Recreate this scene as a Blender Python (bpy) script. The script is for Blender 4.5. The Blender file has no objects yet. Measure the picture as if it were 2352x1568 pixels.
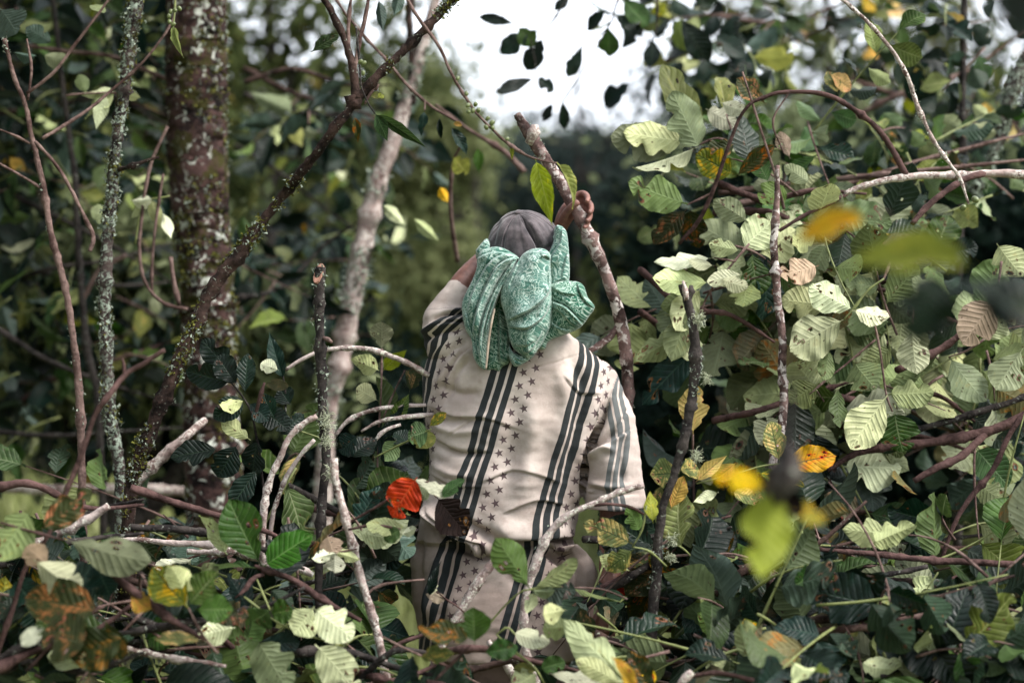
import bpy, math, random
import numpy as np
from mathutils import Vector, Matrix, Euler, noise as mnoise
random.seed(7); np.random.seed(7)
scene = bpy.context.scene
COL = scene.collection
R = math.radians
# ------------------------------------------------------------------ camera, sky, sun, exposure
CZ, FOC = 1.29, 3.92
K = 0.6 / 2352.0
cam_d = bpy.data.cameras.new("camera"); cam = bpy.data.objects.new("camera", cam_d); COL.objects.link(cam)
cam.location = (0, 0, CZ); cam.rotation_euler = (R(90), 0, 0)
cam_d.sensor_width = 36; cam_d.lens = 60; cam_d.clip_start = 0.05; cam_d.clip_end = 400
cam_d.dof.use_dof = True; cam_d.dof.focus_distance = 3.90; cam_d.dof.aperture_fstop = 1.5
scene.camera = cam
SUN_EL, SUN_AZ = 50, 66          # azimuth measured from behind the camera towards the right
w = bpy.data.worlds.new("World"); scene.world = w; w.use_nodes = True
nt = w.node_tree; nt.nodes.clear()
sky = nt.nodes.new("ShaderNodeTexSky"); sky.sky_type = 'NISHITA'; sky.sun_disc = False
sky.sun_elevation = R(SUN_EL); sky.sun_rotation = R(180 - SUN_AZ); sky.dust_density = 4
hsv = nt.nodes.new("ShaderNodeHueSaturation"); hsv.inputs['Saturation'].default_value = 0.25
bg1 = nt.nodes.new("ShaderNodeBackground"); bg1.inputs[1].default_value = 0.05
bg2 = nt.nodes.new("ShaderNodeBackground"); bg2.inputs[0].default_value = (0.90, 0.96, 1.05, 1); bg2.inputs[1].default_value = 0.78
add = nt.nodes.new("ShaderNodeAddShader"); wo = nt.nodes.new("ShaderNodeOutputWorld")
nt.links.new(sky.outputs[0], hsv.inputs['Color']); nt.links.new(hsv.outputs[0], bg1.inputs[0])
nt.links.new(bg1.outputs[0], add.inputs[0]); nt.links.new(bg2.outputs[0], add.inputs[1]); nt.links.new(add.outputs[0], wo.inputs[0])
sd = bpy.data.lights.new("sun", 'SUN'); sd.energy = 2.4; sd.angle = R(24); sd.color = (1, .95, .9)
sun = bpy.data.objects.new("sun", sd); COL.objects.link(sun)
# direction towards the sun
_sv = Vector((math.sin(R(SUN_AZ)) * math.cos(R(SUN_EL)), -math.cos(R(SUN_AZ)) * math.cos(R(SUN_EL)), math.sin(R(SUN_EL))))
sun.rotation_euler = _sv.to_track_quat('Z', 'Y').to_euler()
vs = scene.view_settings; vs.view_transform = 'Standard'; vs.look = 'None'; vs.gamma = 1; vs.exposure = 1.22
scene.cycles.max_bounces = 6; scene.cycles.transparent_max_bounces = 8
scene.cycles.use_denoising = True
scene.cycles.sample_clamp_indirect = 6

# ------------------------------------------------------------------ helpers
def DR(d):                      # near things stand a little closer to the plane of focus
    return 3.75 - (3.75 - d) * .55 if 2.4 < d < 3.75 else d
def P(px, py, d=FOC):
    d = DR(d)
    return Vector(((px - 1176) * d * K, d, CZ - (py - 784) * d * K))
def tag(o, label=None, cat=None, group=None, kind=None):
    if label: o['label'] = label
    if cat: o['category'] = cat
    if group: o['group'] = group
    if kind: o['kind'] = kind
    return o
def empty(name, loc, label=None, cat=None, group=None):
    o = bpy.data.objects.new(name, None); COL.objects.link(o); o.location = loc; o.empty_display_size = .02
    return tag(o, label, cat, group)
def mesh(name, V, F, uv=None, smooth=True, attrs=None):
    me = bpy.data.meshes.new(name)
    me.from_pydata([tuple(v) for v in V], [], F)
    if uv is not None:
        ul = me.uv_layers.new(name="UVMap")
        idx = np.empty(len(me.loops), dtype=np.int32); me.loops.foreach_get('vertex_index', idx)
        ul.data.foreach_set('uv', np.asarray(uv, dtype=np.float32)[idx].ravel())
    if attrs:
        for k, a in attrs.items():
            at = me.attributes.new(k, 'FLOAT', 'POINT'); at.data.foreach_set('value', np.asarray(a, dtype=np.float32))
    if smooth: me.polygons.foreach_set('use_smooth', [True] * len(me.polygons))
    me.update()
    return me
def link(name, me, mat=None, parent=None, loc=None, kind=None, label=None):
    o = bpy.data.objects.new(name, me); COL.objects.link(o)
    if mat is not None and not me.materials: me.materials.append(mat)
    if parent is not None: o.parent = parent
    if loc is not None: o.location = loc
    if kind: o['kind'] = kind
    if label: o['label'] = label
    return o
def child(name, V, F, mat, root, **k):
    """geometry given in world coordinates, made a child of an (unrotated) root"""
    b = np.array(root.location); kind = k.pop('kind', None); label = k.pop('label', None)
    return link(name, mesh(name, np.asarray(V) - b, F, **k), mat, root, kind=kind, label=label)
def catmull(pts, n):
    pts = np.asarray(pts, float); m = len(pts)
    if m == 2: pts = np.array([pts[0], pts[0] * .5 + pts[1] * .5, pts[1]]); m = 3
    ext = np.vstack([2 * pts[0] - pts[1], pts, 2 * pts[-1] - pts[-2]])
    t = np.linspace(0, m - 1 - 1e-9, n); i = t.astype(int); f = (t - i)[:, None]
    p0, p1, p2, p3 = ext[i], ext[i + 1], ext[i + 2], ext[i + 3]
    return .5 * ((2 * p1) + (-p0 + p2) * f + (2 * p0 - 5 * p1 + 4 * p2 - p3) * f ** 2 + (-p0 + 3 * p1 - 3 * p2 + p3) * f ** 3)
def tube_geo(path, rad, sides=10, rough=0., seed=0, knots=0, jitter=0., cap=True, n=None):
    """path Nx3 control points, rad list; returns V,F"""
    L = float(np.sum(np.linalg.norm(np.diff(np.asarray(path, float), axis=0), axis=1)))
    rm = max(rad)
    n = n or int(min(260, max(6, L / max(rm * .8, .012))))
    q = catmull(np.hstack([np.asarray(path, float), np.asarray(rad, float)[:, None]]), n)
    C, r = q[:, :3], np.maximum(q[:, 3], .0004)
    rs = np.random.RandomState(seed)
    if jitter:
        j = rs.normal(0, 1, (n, 3)); ker = np.ones(5) / 5
        for a in range(3): j[:, a] = np.convolve(j[:, a], ker, 'same')
        C = C + j * jitter
    r = r * (1 + rough * .5 * np.convolve(rs.normal(0, 1, n), np.ones(3) / 3, 'same'))
    for _ in range(knots):
        k = rs.randint(2, max(3, n - 2)); r = r * (1 + rs.uniform(.2, .45) * np.exp(-((np.arange(n) - k) / .9) ** 2))
    T = np.gradient(C, axis=0); T /= np.linalg.norm(T, axis=1)[:, None] + 1e-9
    up = np.array([0, 0, 1.]) if abs(T[0][2]) < .9 else np.array([1., 0, 0])
    N = np.cross(T[0], up); N /= np.linalg.norm(N)
    V = []
    ang = np.linspace(0, 2 * math.pi, sides, endpoint=False)
    rn = rs.normal(0, 1, (n, sides)); rn = (rn + np.roll(rn, 1, 1)) / 1.6
    for i in range(n):
        N = N - T[i] * np.dot(N, T[i]); N /= np.linalg.norm(N) + 1e-9
        B = np.cross(T[i], N)
        rr = r[i] * (1 + rough * rn[i])
        V.append(C[i] + (np.cos(ang) * rr)[:, None] * N + (np.sin(ang) * rr)[:, None] * B)
    V = np.vstack(V); F = []
    for i in range(n - 1):
        for s in range(sides):
            a = i * sides + s; b = i * sides + (s + 1) % sides
            F.append((a, b, b + sides, a + sides))
    if cap:
        F.append(tuple(range(sides))[::-1]); F.append(tuple((n - 1) * sides + s for s in range(sides)))
    return V, F
def merge(parts):
    V, F, o = [], [], 0
    for v, f in parts:
        V.append(np.asarray(v)); F += [tuple(i + o for i in q) for q in f]; o += len(v)
    return np.vstack(V), F

# ------------------------------------------------------------------ materials
class NT:
    def __init__(s, name):
        s.m = bpy.data.materials.new(name); s.m.use_nodes = True; s.t = s.m.node_tree; s.t.nodes.clear()
        s.out = s.n("ShaderNodeOutputMaterial")
    def n(s, ty, **k):
        nd = s.t.nodes.new(ty)
        for a, v in k.items():
            if a == 'i':
                for kk, vv in v.items(): s.put(nd.inputs[kk], vv)
            else: setattr(nd, a, v)
        return nd
    def put(s, inp, v):
        if isinstance(v, bpy.types.NodeSocket): s.t.links.new(v, inp)
        elif isinstance(v, tuple) and len(v) == 3 and inp.type == 'RGBA': inp.default_value = (*v, 1)
        else: inp.default_value = v
    def M(s, op, a, b=0., c=0., clamp=False):
        nd = s.n("ShaderNodeMath", operation=op, use_clamp=clamp); s.put(nd.inputs[0], a); s.put(nd.inputs[1], b)
        if op in ('MULTIPLY_ADD', 'SMOOTH_MIN', 'COMPARE', 'WRAP', 'PINGPONG'): s.put(nd.inputs[2], c)
        return nd.outputs[0]
    def mix(s, f, a, b, bt='MIX'):
        nd = s.n("ShaderNodeMix", data_type='RGBA', blend_type=bt); s.put(nd.inputs[0], f); s.put(nd.inputs[6], a); s.put(nd.inputs[7], b)
        return nd.outputs[2]
    def ramp(s, v, lo, hi, a=0., b=1.):
        nd = s.n("ShaderNodeMapRange", interpolation_type='SMOOTHSTEP'); s.put(nd.inputs[0], v)
        for i, x in enumerate((lo, hi, a, b)): s.put(nd.inputs[i + 1], x)
        return nd.outputs[0]
    def noise(s, vec, sc, det=3., rough=.55, dist=0., w=None):
        nd = s.n("ShaderNodeTexNoise"); s.put(nd.inputs['Vector'], vec)
        if w is not None: nd.noise_dimensions = '4D'; s.put(nd.inputs['W'], w)
        nd.inputs['Scale'].default_value = sc; nd.inputs['Detail'].default_value = det; nd.inputs['Roughness'].default_value = rough
        nd.inputs['Distortion'].default_value = dist
        return nd.outputs[0]
    def bsdf(s, col, rough=.8, bump=None, bstr=.3, bdist=.002, spec=.4, trans=None, tcol=None, sheen=0.):
        b = s.n("ShaderNodeBsdfPrincipled"); s.put(b.inputs['Base Color'], col); s.put(b.inputs['Roughness'], rough)
        s.put(b.inputs['Specular IOR Level'], spec); b.inputs['Sheen Weight'].default_value = sheen
        if bump is not None:
            bp = s.n("ShaderNodeBump"); bp.inputs['Strength'].default_value = bstr; bp.inputs['Distance'].default_value = bdist
            s.put(bp.inputs['Height'], bump); s.t.links.new(bp.outputs[0], b.inputs['Normal'])
        res = b.outputs[0]
        if trans:
            t = s.n("ShaderNodeBsdfTranslucent"); s.put(t.inputs[0], tcol if tcol is not None else col)
            mx = s.n("ShaderNodeMixShader"); mx.inputs[0].default_value = trans
            s.t.links.new(res, mx.inputs[1]); s.t.links.new(t.outputs[0], mx.inputs[2]); res = mx.outputs[0]
        s.t.links.new(res, s.out.inputs[0]); return s.m

def bark_mat(name, base, dark, lichen=None, lamt=.5, moss=None, mamt=.55, sc=1., lsc=60):
    s = NT(name); tc = s.n("ShaderNodeTexCoord").outputs['Object']; rnd = s.n("ShaderNodeObjectInfo").outputs['Random']
    n1 = s.noise(tc, 26 * sc, 5, .65); n2 = s.noise(tc, 110 * sc, 4, .6)
    c = s.mix(s.ramp(n1, .38, .62), dark, base)
    c = s.mix(s.ramp(n2, .45, .75, 0, .6), c, tuple(x * .35 for x in dark))
    n4 = s.noise(tc, 9 * sc, 3, .5); c = s.mix(s.ramp(n4, .45, .7, 0, .5), c, tuple(x * 1.5 for x in base))
    if lichen:
        n3 = s.noise(tc, lsc, 4, .6, .8); n5 = s.noise(tc, lsc * .12, 2)
        f = s.M('MULTIPLY', s.ramp(n3, 1 - lamt - .03, 1 - lamt + .05), s.ramp(n5, .36, .56))
        c = s.mix(f, c, lichen)
    if moss:
        n6 = s.noise(tc, 14, 4, .7)
        g = s.ramp(n6, 1 - mamt, 1 - mamt + .1)
        c = s.mix(s.M('MULTIPLY', g, .85), c, s.mix(n2, tuple(x * .4 for x in moss), moss))
    return s.bsdf(c, .9, s.M('ADD', n1, s.M('MULTIPLY', n2, .6)), .9, .006, .1)
def plain(name, col, rough=.7, var=.3, sc=40, spec=.3, **k):
    s = NT(name); tc = s.n("ShaderNodeTexCoord").outputs['Object']; n1 = s.noise(tc, sc, 4)
    c = s.mix(s.ramp(n1, .3, .7), tuple(x * (1 - var) for x in col), tuple(min(1, x * (1 + var)) for x in col))
    return s.bsdf(c, rough, n1, .4, .003, spec, **k)

def leaf_mat(name, top, under, vein, blotch=None, bamt=0., spots=(.05, .025, .012), samt=.35, rough=.42, trans=.3, nv=10, vw=.13, spec=.14):
    s = NT(name)
    uv = s.n("ShaderNodeUVMap").outputs[0]; sx = s.n("ShaderNodeSeparateXYZ"); s.put(sx.inputs[0], uv)
    u, v = sx.outputs[0], s.M('ABSOLUTE', s.M('SUBTRACT', sx.outputs[1], .5))         # v 0..0.5 from the midrib
    oi = s.n("ShaderNodeObjectInfo").outputs['Random']
    back = s.n("ShaderNodeNewGeometry").outputs['Backfacing']
    dmg = s.n("ShaderNodeAttribute", attribute_name="dmg").outputs['Fac']
    ph = s.M('FRACT', s.M('MULTIPLY', s.M('SUBTRACT', u, s.M('MULTIPLY', v, .42)), float(nv)))
    dv = s.M('ABSOLUTE', s.M('SUBTRACT', ph, .5))
    vein1 = s.ramp(dv, .5 - vw * .8, .5 - vw * .05)
    mid = s.ramp(v, .030, .012)
    vn = s.M('MAXIMUM', s.M('MULTIPLY', vein1, .55), mid)
    off = s.n("ShaderNodeCombineXYZ"); s.put(off.inputs[2], s.M('MULTIPLY', oi, 37.)); s.put(off.inputs[0], u); s.put(off.inputs[1], sx.outputs[1])
    vec = off.outputs[0]
    nz = s.noise(vec, 3.2, 4, .6); nf = s.noise(vec, 22, 3, .6)
    topc = s.mix(s.ramp(nz, .3, .7), tuple(x * .62 for x in top), tuple(x * 1.3 for x in top))
    undc = s.mix(s.ramp(nz, .3, .7), tuple(x * .75 for x in under), tuple(min(1, x * 1.15) for x in under))
    if blotch:
        bf = s.M('MULTIPLY', s.ramp(s.M('ADD', nz, s.M('MULTIPLY', nf, .3)), .80 - bamt * .24, .95 - bamt * .22), s.M('SUBTRACT', 1., s.M('MULTIPLY', vein1, .7)))
        topc = s.mix(bf, topc, blotch); undc = s.mix(s.M('MULTIPLY', bf, .6), undc, blotch)
    topc = s.mix(vn, topc, vein); undc = s.mix(s.M('MULTIPLY', vn, .6), undc, tuple(min(.75, x * 1.25 + .02) for x in under))
    c = s.mix(back, topc, undc)
    # insect spots and brown rims round holes and bitten edges
    vor = s.n("ShaderNodeTexVoronoi"); s.put(vor.inputs['Vector'], vec); vor.inputs['Scale'].default_value = 9
    wn = s.n("ShaderNodeTexWhiteNoise"); s.put(wn.inputs[0], vor.outputs['Color'])
    spot = s.M('MULTIPLY', s.ramp(vor.outputs['Distance'], .22, .12), s.M('LESS_THAN', wn.outputs[0], samt * .6))
    c = s.mix(s.M('MULTIPLY', spot, .85), c, spots)
    c = s.mix(s.ramp(dmg, .45, .9), c, (spots[0] * 2.2, spots[1] * 2, spots[2] * 1.6))
    hv = s.n("ShaderNodeHueSaturation"); s.put(hv.inputs['Color'], c)
    s.put(hv.inputs['Value'], s.ramp(oi, 0, 1, .62, 1.3)); s.put(hv.inputs['Hue'], s.ramp(s.M('FRACT', s.M('MULTIPLY', oi, 7.3)), 0, 1, .482, .508))
    s.put(hv.inputs['Saturation'], s.ramp(s.M('FRACT', s.M('MULTIPLY', oi, 13.7)), 0, 1, .78, 1.1))
    bump = s.M('ADD', s.M('MULTIPLY', s.M('SUBTRACT', 0., s.M('MAXIMUM', s.ramp(dv, .15, .5), mid)), 1.), s.M('MULTIPLY', nf, .4))
    return s.bsdf(hv.outputs[0], s.ramp(nf, .3, .7, rough - .1, rough + .15), bump, .42, .004, spec, trans=trans)

LM = {
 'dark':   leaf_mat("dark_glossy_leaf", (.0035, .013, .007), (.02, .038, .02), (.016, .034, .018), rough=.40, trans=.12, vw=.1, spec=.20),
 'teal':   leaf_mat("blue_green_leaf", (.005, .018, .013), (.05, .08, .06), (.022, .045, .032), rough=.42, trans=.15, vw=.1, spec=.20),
 'green':  leaf_mat("mid_green_leaf", (.027, .070, .011), (.095, .155, .045), (.09, .15, .05), rough=.42, trans=.3),
 'lime':   leaf_mat("yellow_green_leaf", (.17, .20, .025), (.25, .28, .055), (.26, .28, .07), (.42, .32, .03), .3, rough=.45, trans=.4),
 'pale':   leaf_mat("pale_underside_leaf", (.13, .17, .04), (.38, .42, .215), (.30, .34, .13), (.28, .22, .06), .12, rough=.5, trans=.13, vw=.2, samt=.5),
 'mid':    leaf_mat("grey_green_leaf", (.035, .07, .014), (.17, .21, .09), (.14, .18, .08), (.24, .20, .04), .15, rough=.5, trans=.22, vw=.2, samt=.5),
 'white':  leaf_mat("very_pale_leaf", (.38, .42, .22), (.50, .52, .34), (.42, .43, .30), rough=.5, trans=.18, vw=.16),
 'yellow': leaf_mat("yellowing_leaf", (.13, .17, .025), (.25, .27, .05), (.03, .06, .010), (.52, .34, .025), .75, (.22, .07, .012), .8, rough=.5, trans=.3, vw=.22),
 'orange': leaf_mat("orange_leaf", (.50, .33, .02), (.52, .36, .06), (.16, .13, .02), (.60, .24, .02), .6, (.28, .05, .01), .8, rough=.5, trans=.3, vw=.15),
 'rust':   leaf_mat("rusty_green_leaf", (.025, .036, .007), (.11, .105, .045), (.03, .04, .01), (.26, .10, .012), .6, (.10, .03, .01), .9, rough=.5, trans=.2, vw=.2),
 'red':    leaf_mat("red_leaf", (.50, .07, .03), (.58, .13, .07), (.55, .11, .05), (.60, .14, .03), .4, (.10, .02, .01), .7, rough=.5, trans=.25, vw=.08),
 'pink':   leaf_mat("pink_brown_leaf", (.32, .22, .14), (.38, .29, .19), (.28, .17, .10), rough=.6, trans=.2),
 'brown':  leaf_mat("brown_dry_leaf", (.007, .0035, .003), (.012, .007, .005), (.008, .004, .003), rough=.7, trans=.05),
}
BK = {
 'mossy':  bark_mat("mossy_trunk_bark", (.06, .034, .030), (.008, .006, .006), (.46, .48, .42), .42, (.045, .045, .009), .5, lsc=32),
 'lichen': bark_mat("lichen_bark", (.06, .045, .04), (.012, .009, .009), (.26, .31, .25), .48, (.09, .08, .015), .42, lsc=90),
 'mottled': bark_mat("mottled_bark", (.17, .11, .10), (.03, .018, .016), (.50, .45, .42), .47, lsc=45),
 'brown':  bark_mat("brown_bark", (.055, .034, .028), (.010, .007, .006), (.30, .32, .26), .36, (.06, .06, .015), .36, lsc=110),
 'pinky':  bark_mat("pinkish_pale_bark", (.36, .28, .255), (.10, .06, .052), (.55, .5, .45), .5, lsc=120),
 'pale':   bark_mat("pale_bark", (.42, .35, .325), (.13, .085, .075), (.6, .58, .5), .45, lsc=120),
 'dark':   bark_mat("blackish_bark", (.05, .042, .038), (.014, .012, .012), (.20, .21, .18), .38, lsc=100),
 'twig':   bark_mat("twig_bark", (.17, .115, .10), (.06, .035, .03), None),
 'redtwig': bark_mat("red_brown_twig_bark", (.095, .055, .05), (.035, .02, .018), None),
 'green':  plain("green_stalk", (.15, .17, .06), .6),
}
LICH = plain("lichen_frill", (.26, .30, .24), .9, .4, 200, spec=.1, trans=.15)
MOSS = plain("moss_frill", (.085, .085, .018), .95, .6, 120, spec=.1)
USNEA = plain("beard_lichen", (.44, .47, .33), .95, .25, 200, spec=.1, trans=.2)
CUT = plain("cut_wood", (.42, .22, .16), .8, .35, 90)
BERRY = plain("green_berry", (.085, .105, .035), .38, .35, 30, spec=.5)

# ------------------------------------------------------------------ leaf meshes
def leaf_mesh(name, seed, shape='broad', nt_=20, ns=8, holes=0, bites=0, curl=.2, fold=.25, wave=.02, rib=.02, nv=11, twist=0.):
    rs = np.random.RandomState(seed)
    t = np.linspace(0, 1, nt_ + 1); s_ = np.linspace(-1, 1, ns + 1)
    if shape == 'broad':      # obovate to elliptic, round tip
        x = np.clip((t - .10) / .90, 0, 1); wd = np.sin(math.pi * x ** rs.uniform(.88, 1.28)) ** rs.uniform(.52, .85) * .5
    elif shape == 'pointed':
        x = np.clip((t - .08) / .92, 0, 1); wd = np.sin(math.pi * x ** rs.uniform(.75, .95)) ** rs.uniform(.8, 1.1) * .5
    else:                     # long narrow with drawn out tip
        x = np.clip((t - .07) / .93, 0, 1); wd = (np.sin(math.pi * x ** .72) ** 1.15) * .5
    wd = np.maximum(wd, np.where(t < .97, .012, .003))
    bl = np.ones(nt_ + 1); br = np.ones(nt_ + 1)
    for b, f in ((bl, .05), (br, .05)): b += np.convolve(rs.normal(0, f * 1.5, nt_ + 5), np.ones(5) / 5, 'valid') + (rs.normal(0, .008, nt_ + 1))
    for _ in range(bites):
        c, wth, dp = rs.uniform(.3, .95), rs.uniform(.03, .09), rs.uniform(.25, .75)
        (bl if rs.rand() < .5 else br)[:] *= 1 - dp * np.exp(-((t - c) / wth) ** 2)
    T, S = np.meshgrid(t, s_, indexing='ij')
    W = np.where(S < 0, (wd * bl)[:, None], (wd * br)[:, None])
    X = S * W
    orig = S * wd[:, None]
    A = np.abs(S)
    ph = (T - .42 * A * .5) * nv
    Z = fold * np.abs(X) * .9 - fold * .5 * X * X
    Z = Z - rib * (np.abs((ph % 1) - .5) * 2) * np.minimum(A * 3, 1) * (1 - A ** 3) * (wd[:, None] * 2)
    Z = Z + wave * np.sin(T * rs.uniform(14, 26) + (S > 0) * 2.1 + rs.uniform(0, 6)) * A ** 2
    ang = curl * (T ** 1.6)
    Y = T.copy()
    # bend along the length
    yy = np.cumsum(np.r_[0, np.cos(curl * 2 * (t[1:] - .5 / nt_) ** 1.3) / nt_]); zz = -np.cumsum(np.r_[0, np.sin(curl * 2 * (t[1:] - .5 / nt_) ** 1.3) / nt_])
    side = rs.uniform(-.1, .1)
    tw = twist * T
    Xr = X * np.cos(tw) - Z * np.sin(tw); Zr = X * np.sin(tw) + Z * np.cos(tw)
    Yf = yy[:, None] + 0 * S - .02 * A; Zf = zz[:, None] + Zr
    Xf = Xr + side * (T * T)
    V = np.stack([Xf, Yf, Zf], -1).reshape(-1, 3)
    uv = np.stack([T, .5 + orig * .98 * np.sign(1)], -1).reshape(-1, 2)
    uv[:, 1] = .5 + (S * .5).reshape(-1)
    hc = [(rs.uniform(.25, .9), rs.uniform(-.75, .75), rs.uniform(.012, .03) * (1.9 if rs.rand() < .15 else 1)) for _ in range(holes)]
    F = []; dm = np.zeros(T.size); tf, sf, wf = T.ravel(), S.ravel(), np.repeat(wd, ns + 1)
    for (a, b, r_) in hc:
        dd = np.hypot((tf - a), (sf - b) * wf * 1.) / r_
        dm = np.maximum(dm, np.clip(2.3 - dd, 0, 1))
    edge = (1 - np.where(S < 0, bl[:, None], br[:, None])).ravel(); dm = np.maximum(dm, np.clip(edge * 2.2, 0, 1) * (np.abs(sf) > .95))
    tm, sm = (t[:-1] + t[1:]) / 2, (s_[:-1] + s_[1:]) / 2; wm = (wd[:-1] + wd[1:]) / 2
    for i in range(nt_):
        for j in range(ns):
            if any(math.hypot(tm[i] - a, (sm[j] - b) * wm[i]) < r_ for a, b, r_ in hc): continue
            q = i * (ns + 1) + j
            F.append((q, q + 1, q + ns + 2, q + ns + 1))
    return mesh(name, V, F, uv, True, {'dmg': dm})
_LC = {}
def leafdata(matk, shape, fine, flat=False):
    """a shared mesh of a leaf: one of six variants for each kind of leaf"""
    vi = random.randrange(11)
    key = (matk, shape, fine, vi, flat)
    if key not in _LC:
        rs = random.Random(vi * 7 + len(shape))
        big = fine
        me = leaf_mesh("leaf", vi * 31 + len(shape) * 5 + (500 if fine else 0), shape,
                       44 if big else 14, 16 if big else 6,
                       holes=(rs.choice([0, 0, 1, 3, 5]) if big and shape != 'long' else 0), bites=rs.choice([0, 1, 1, 2, 3]) if shape != 'long' else 0,
                       curl=rs.uniform(0, .85) * (.35 if flat else 1), fold=rs.uniform(.1, .75) * (.45 if flat else 1), wave=rs.uniform(.01, .045) * (1.3 if shape == 'long' else 1),
                       rib=.020 if shape == 'broad' else .012, nv=11, twist=rs.uniform(-.8, .8) * (.3 if flat else 1))
        me.materials.append(LM[matk]); _LC[key] = me
    return _LC[key]
def put_leaf(root, base, tip, width, matk, shape='broad', nrm=None, under=False, fine=False, flat=False):
    base = Vector(base); tip = Vector(tip); y = tip - base; L = y.length
    if L < 1e-4: return None
    y /= L
    z = Vector(nrm) if nrm is not None else Vector((random.uniform(-.5, .5), -1, random.uniform(-.2, .8)))
    x = y.cross(z)
    if x.length < 1e-3: x = y.cross(Vector((.3, .2, 1)))
    x.normalize(); z = x.cross(y)
    if under: x = -x; z = -z
    Mx = Matrix(((x.x * width, y.x * L, z.x * L * .8, base.x), (x.y * width, y.y * L, z.y * L * .8, base.y), (x.z * width, y.z * L, z.z * L * .8, base.z), (0, 0, 0, 1)))
    o = link("leaf", leafdata(matk, shape, fine, flat), None, root)
    o.matrix_basis = Matrix.Translation(-root.location) @ Mx
    return o
def pick(wts):
    ks = list(wts); return random.choices(ks, [wts[k] for k in ks])[0]

# tufts of lichen or moss standing on a tube
def frill(root, V, n, mat, size, name, seed=0, side=None, zr=None, curly=False):
    rs = np.random.RandomState(seed); V = np.asarray(V); C = V.mean(0)
    P_, F = [], []
    idx = rs.randint(0, len(V), n * 6); c = 0; k = 0
    # patchiness
    for ii in idx:
        if k >= n: break
        v = V[ii]
        if mnoise.noise(Vector(v) * 5) + .5 * mnoise.noise(Vector(v) * 22) < .10: continue
        if zr and not (zr[0] < v[2] < zr[1]): continue
        k += 1
        v = v + rs.normal(0, size * .5, 3)
        for _ in range(2):
            d = rs.normal(0, 1, 3); d[1] -= .5; d /= np.linalg.norm(d); e = np.cross(d, rs.normal(0, 1, 3)); e /= np.linalg.norm(e) + 1e-6
            s = size * rs.uniform(.5, 1.4); w_ = s * (.12 if curly else .45)
            mid = v + d * s * .6 + e * s * .2; tipp = v + d * s + e * s * (.6 if curly else .1)
            P_ += [v - e * w_ * .5, v + e * w_ * .5, mid + e * w_, mid - e * w_ * .3, tipp]
            F += [(c, c + 1, c + 2, c + 3), (c + 3, c + 2, c + 4)]; c += 5
    if P_: return child(name, P_, F, mat, root, kind='stuff', smooth=False)

# ------------------------------------------------------------------ branches
KEEP = []          # sticks that lie on top of the heap: loose leaves do not grow through or over them
SHIRT = [(985, 640), (1300, 640), (1450, 900), (1480, 1100), (1345, 1180), (1330, 1300), (1300, 1400), (1240, 1400), (1060, 1400), (985, 1330), (965, 1260), (975, 1120), (968, 800)]
def inside(x, y, pg):
    c = False; n = len(pg)
    for i in range(n):
        (x1, y1), (x2, y2) = pg[i], pg[i - 1]
        if (y1 > y) != (y2 > y) and x < (x2 - x1) * (y - y1) / (y2 - y1) + x1: c = not c
    return c
def blocked(p, slack=0):
    d = p.y
    if d > 4.2: return False
    x = p.x / (d * K) + 1176; y = 784 - (p.z - CZ) / (d * K)
    if d < 4.02 and inside(x, y, SHIRT): return random.random() < .96
    for pl, kd, r in KEEP:
        if d > kd + .01: continue
        for i in range(len(pl) - 1):
            ax, ay = pl[i]; bx, by = pl[i + 1]; ux, uy = bx - ax, by - ay; t = max(0, min(1, ((x - ax) * ux + (y - ay) * uy) / (ux * ux + uy * uy + 1e-6)))
            if abs(x - ax - t * ux) + abs(y - ay - t * uy) < r: return random.random() < .85
    return False
def pathw(pts):     # [(px,py,d,r_px)] -> world path, radii
    return [P(a, b, d) for a, b, d, r in pts], [r * DR(d) * K for a, b, d, r in pts]
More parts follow.
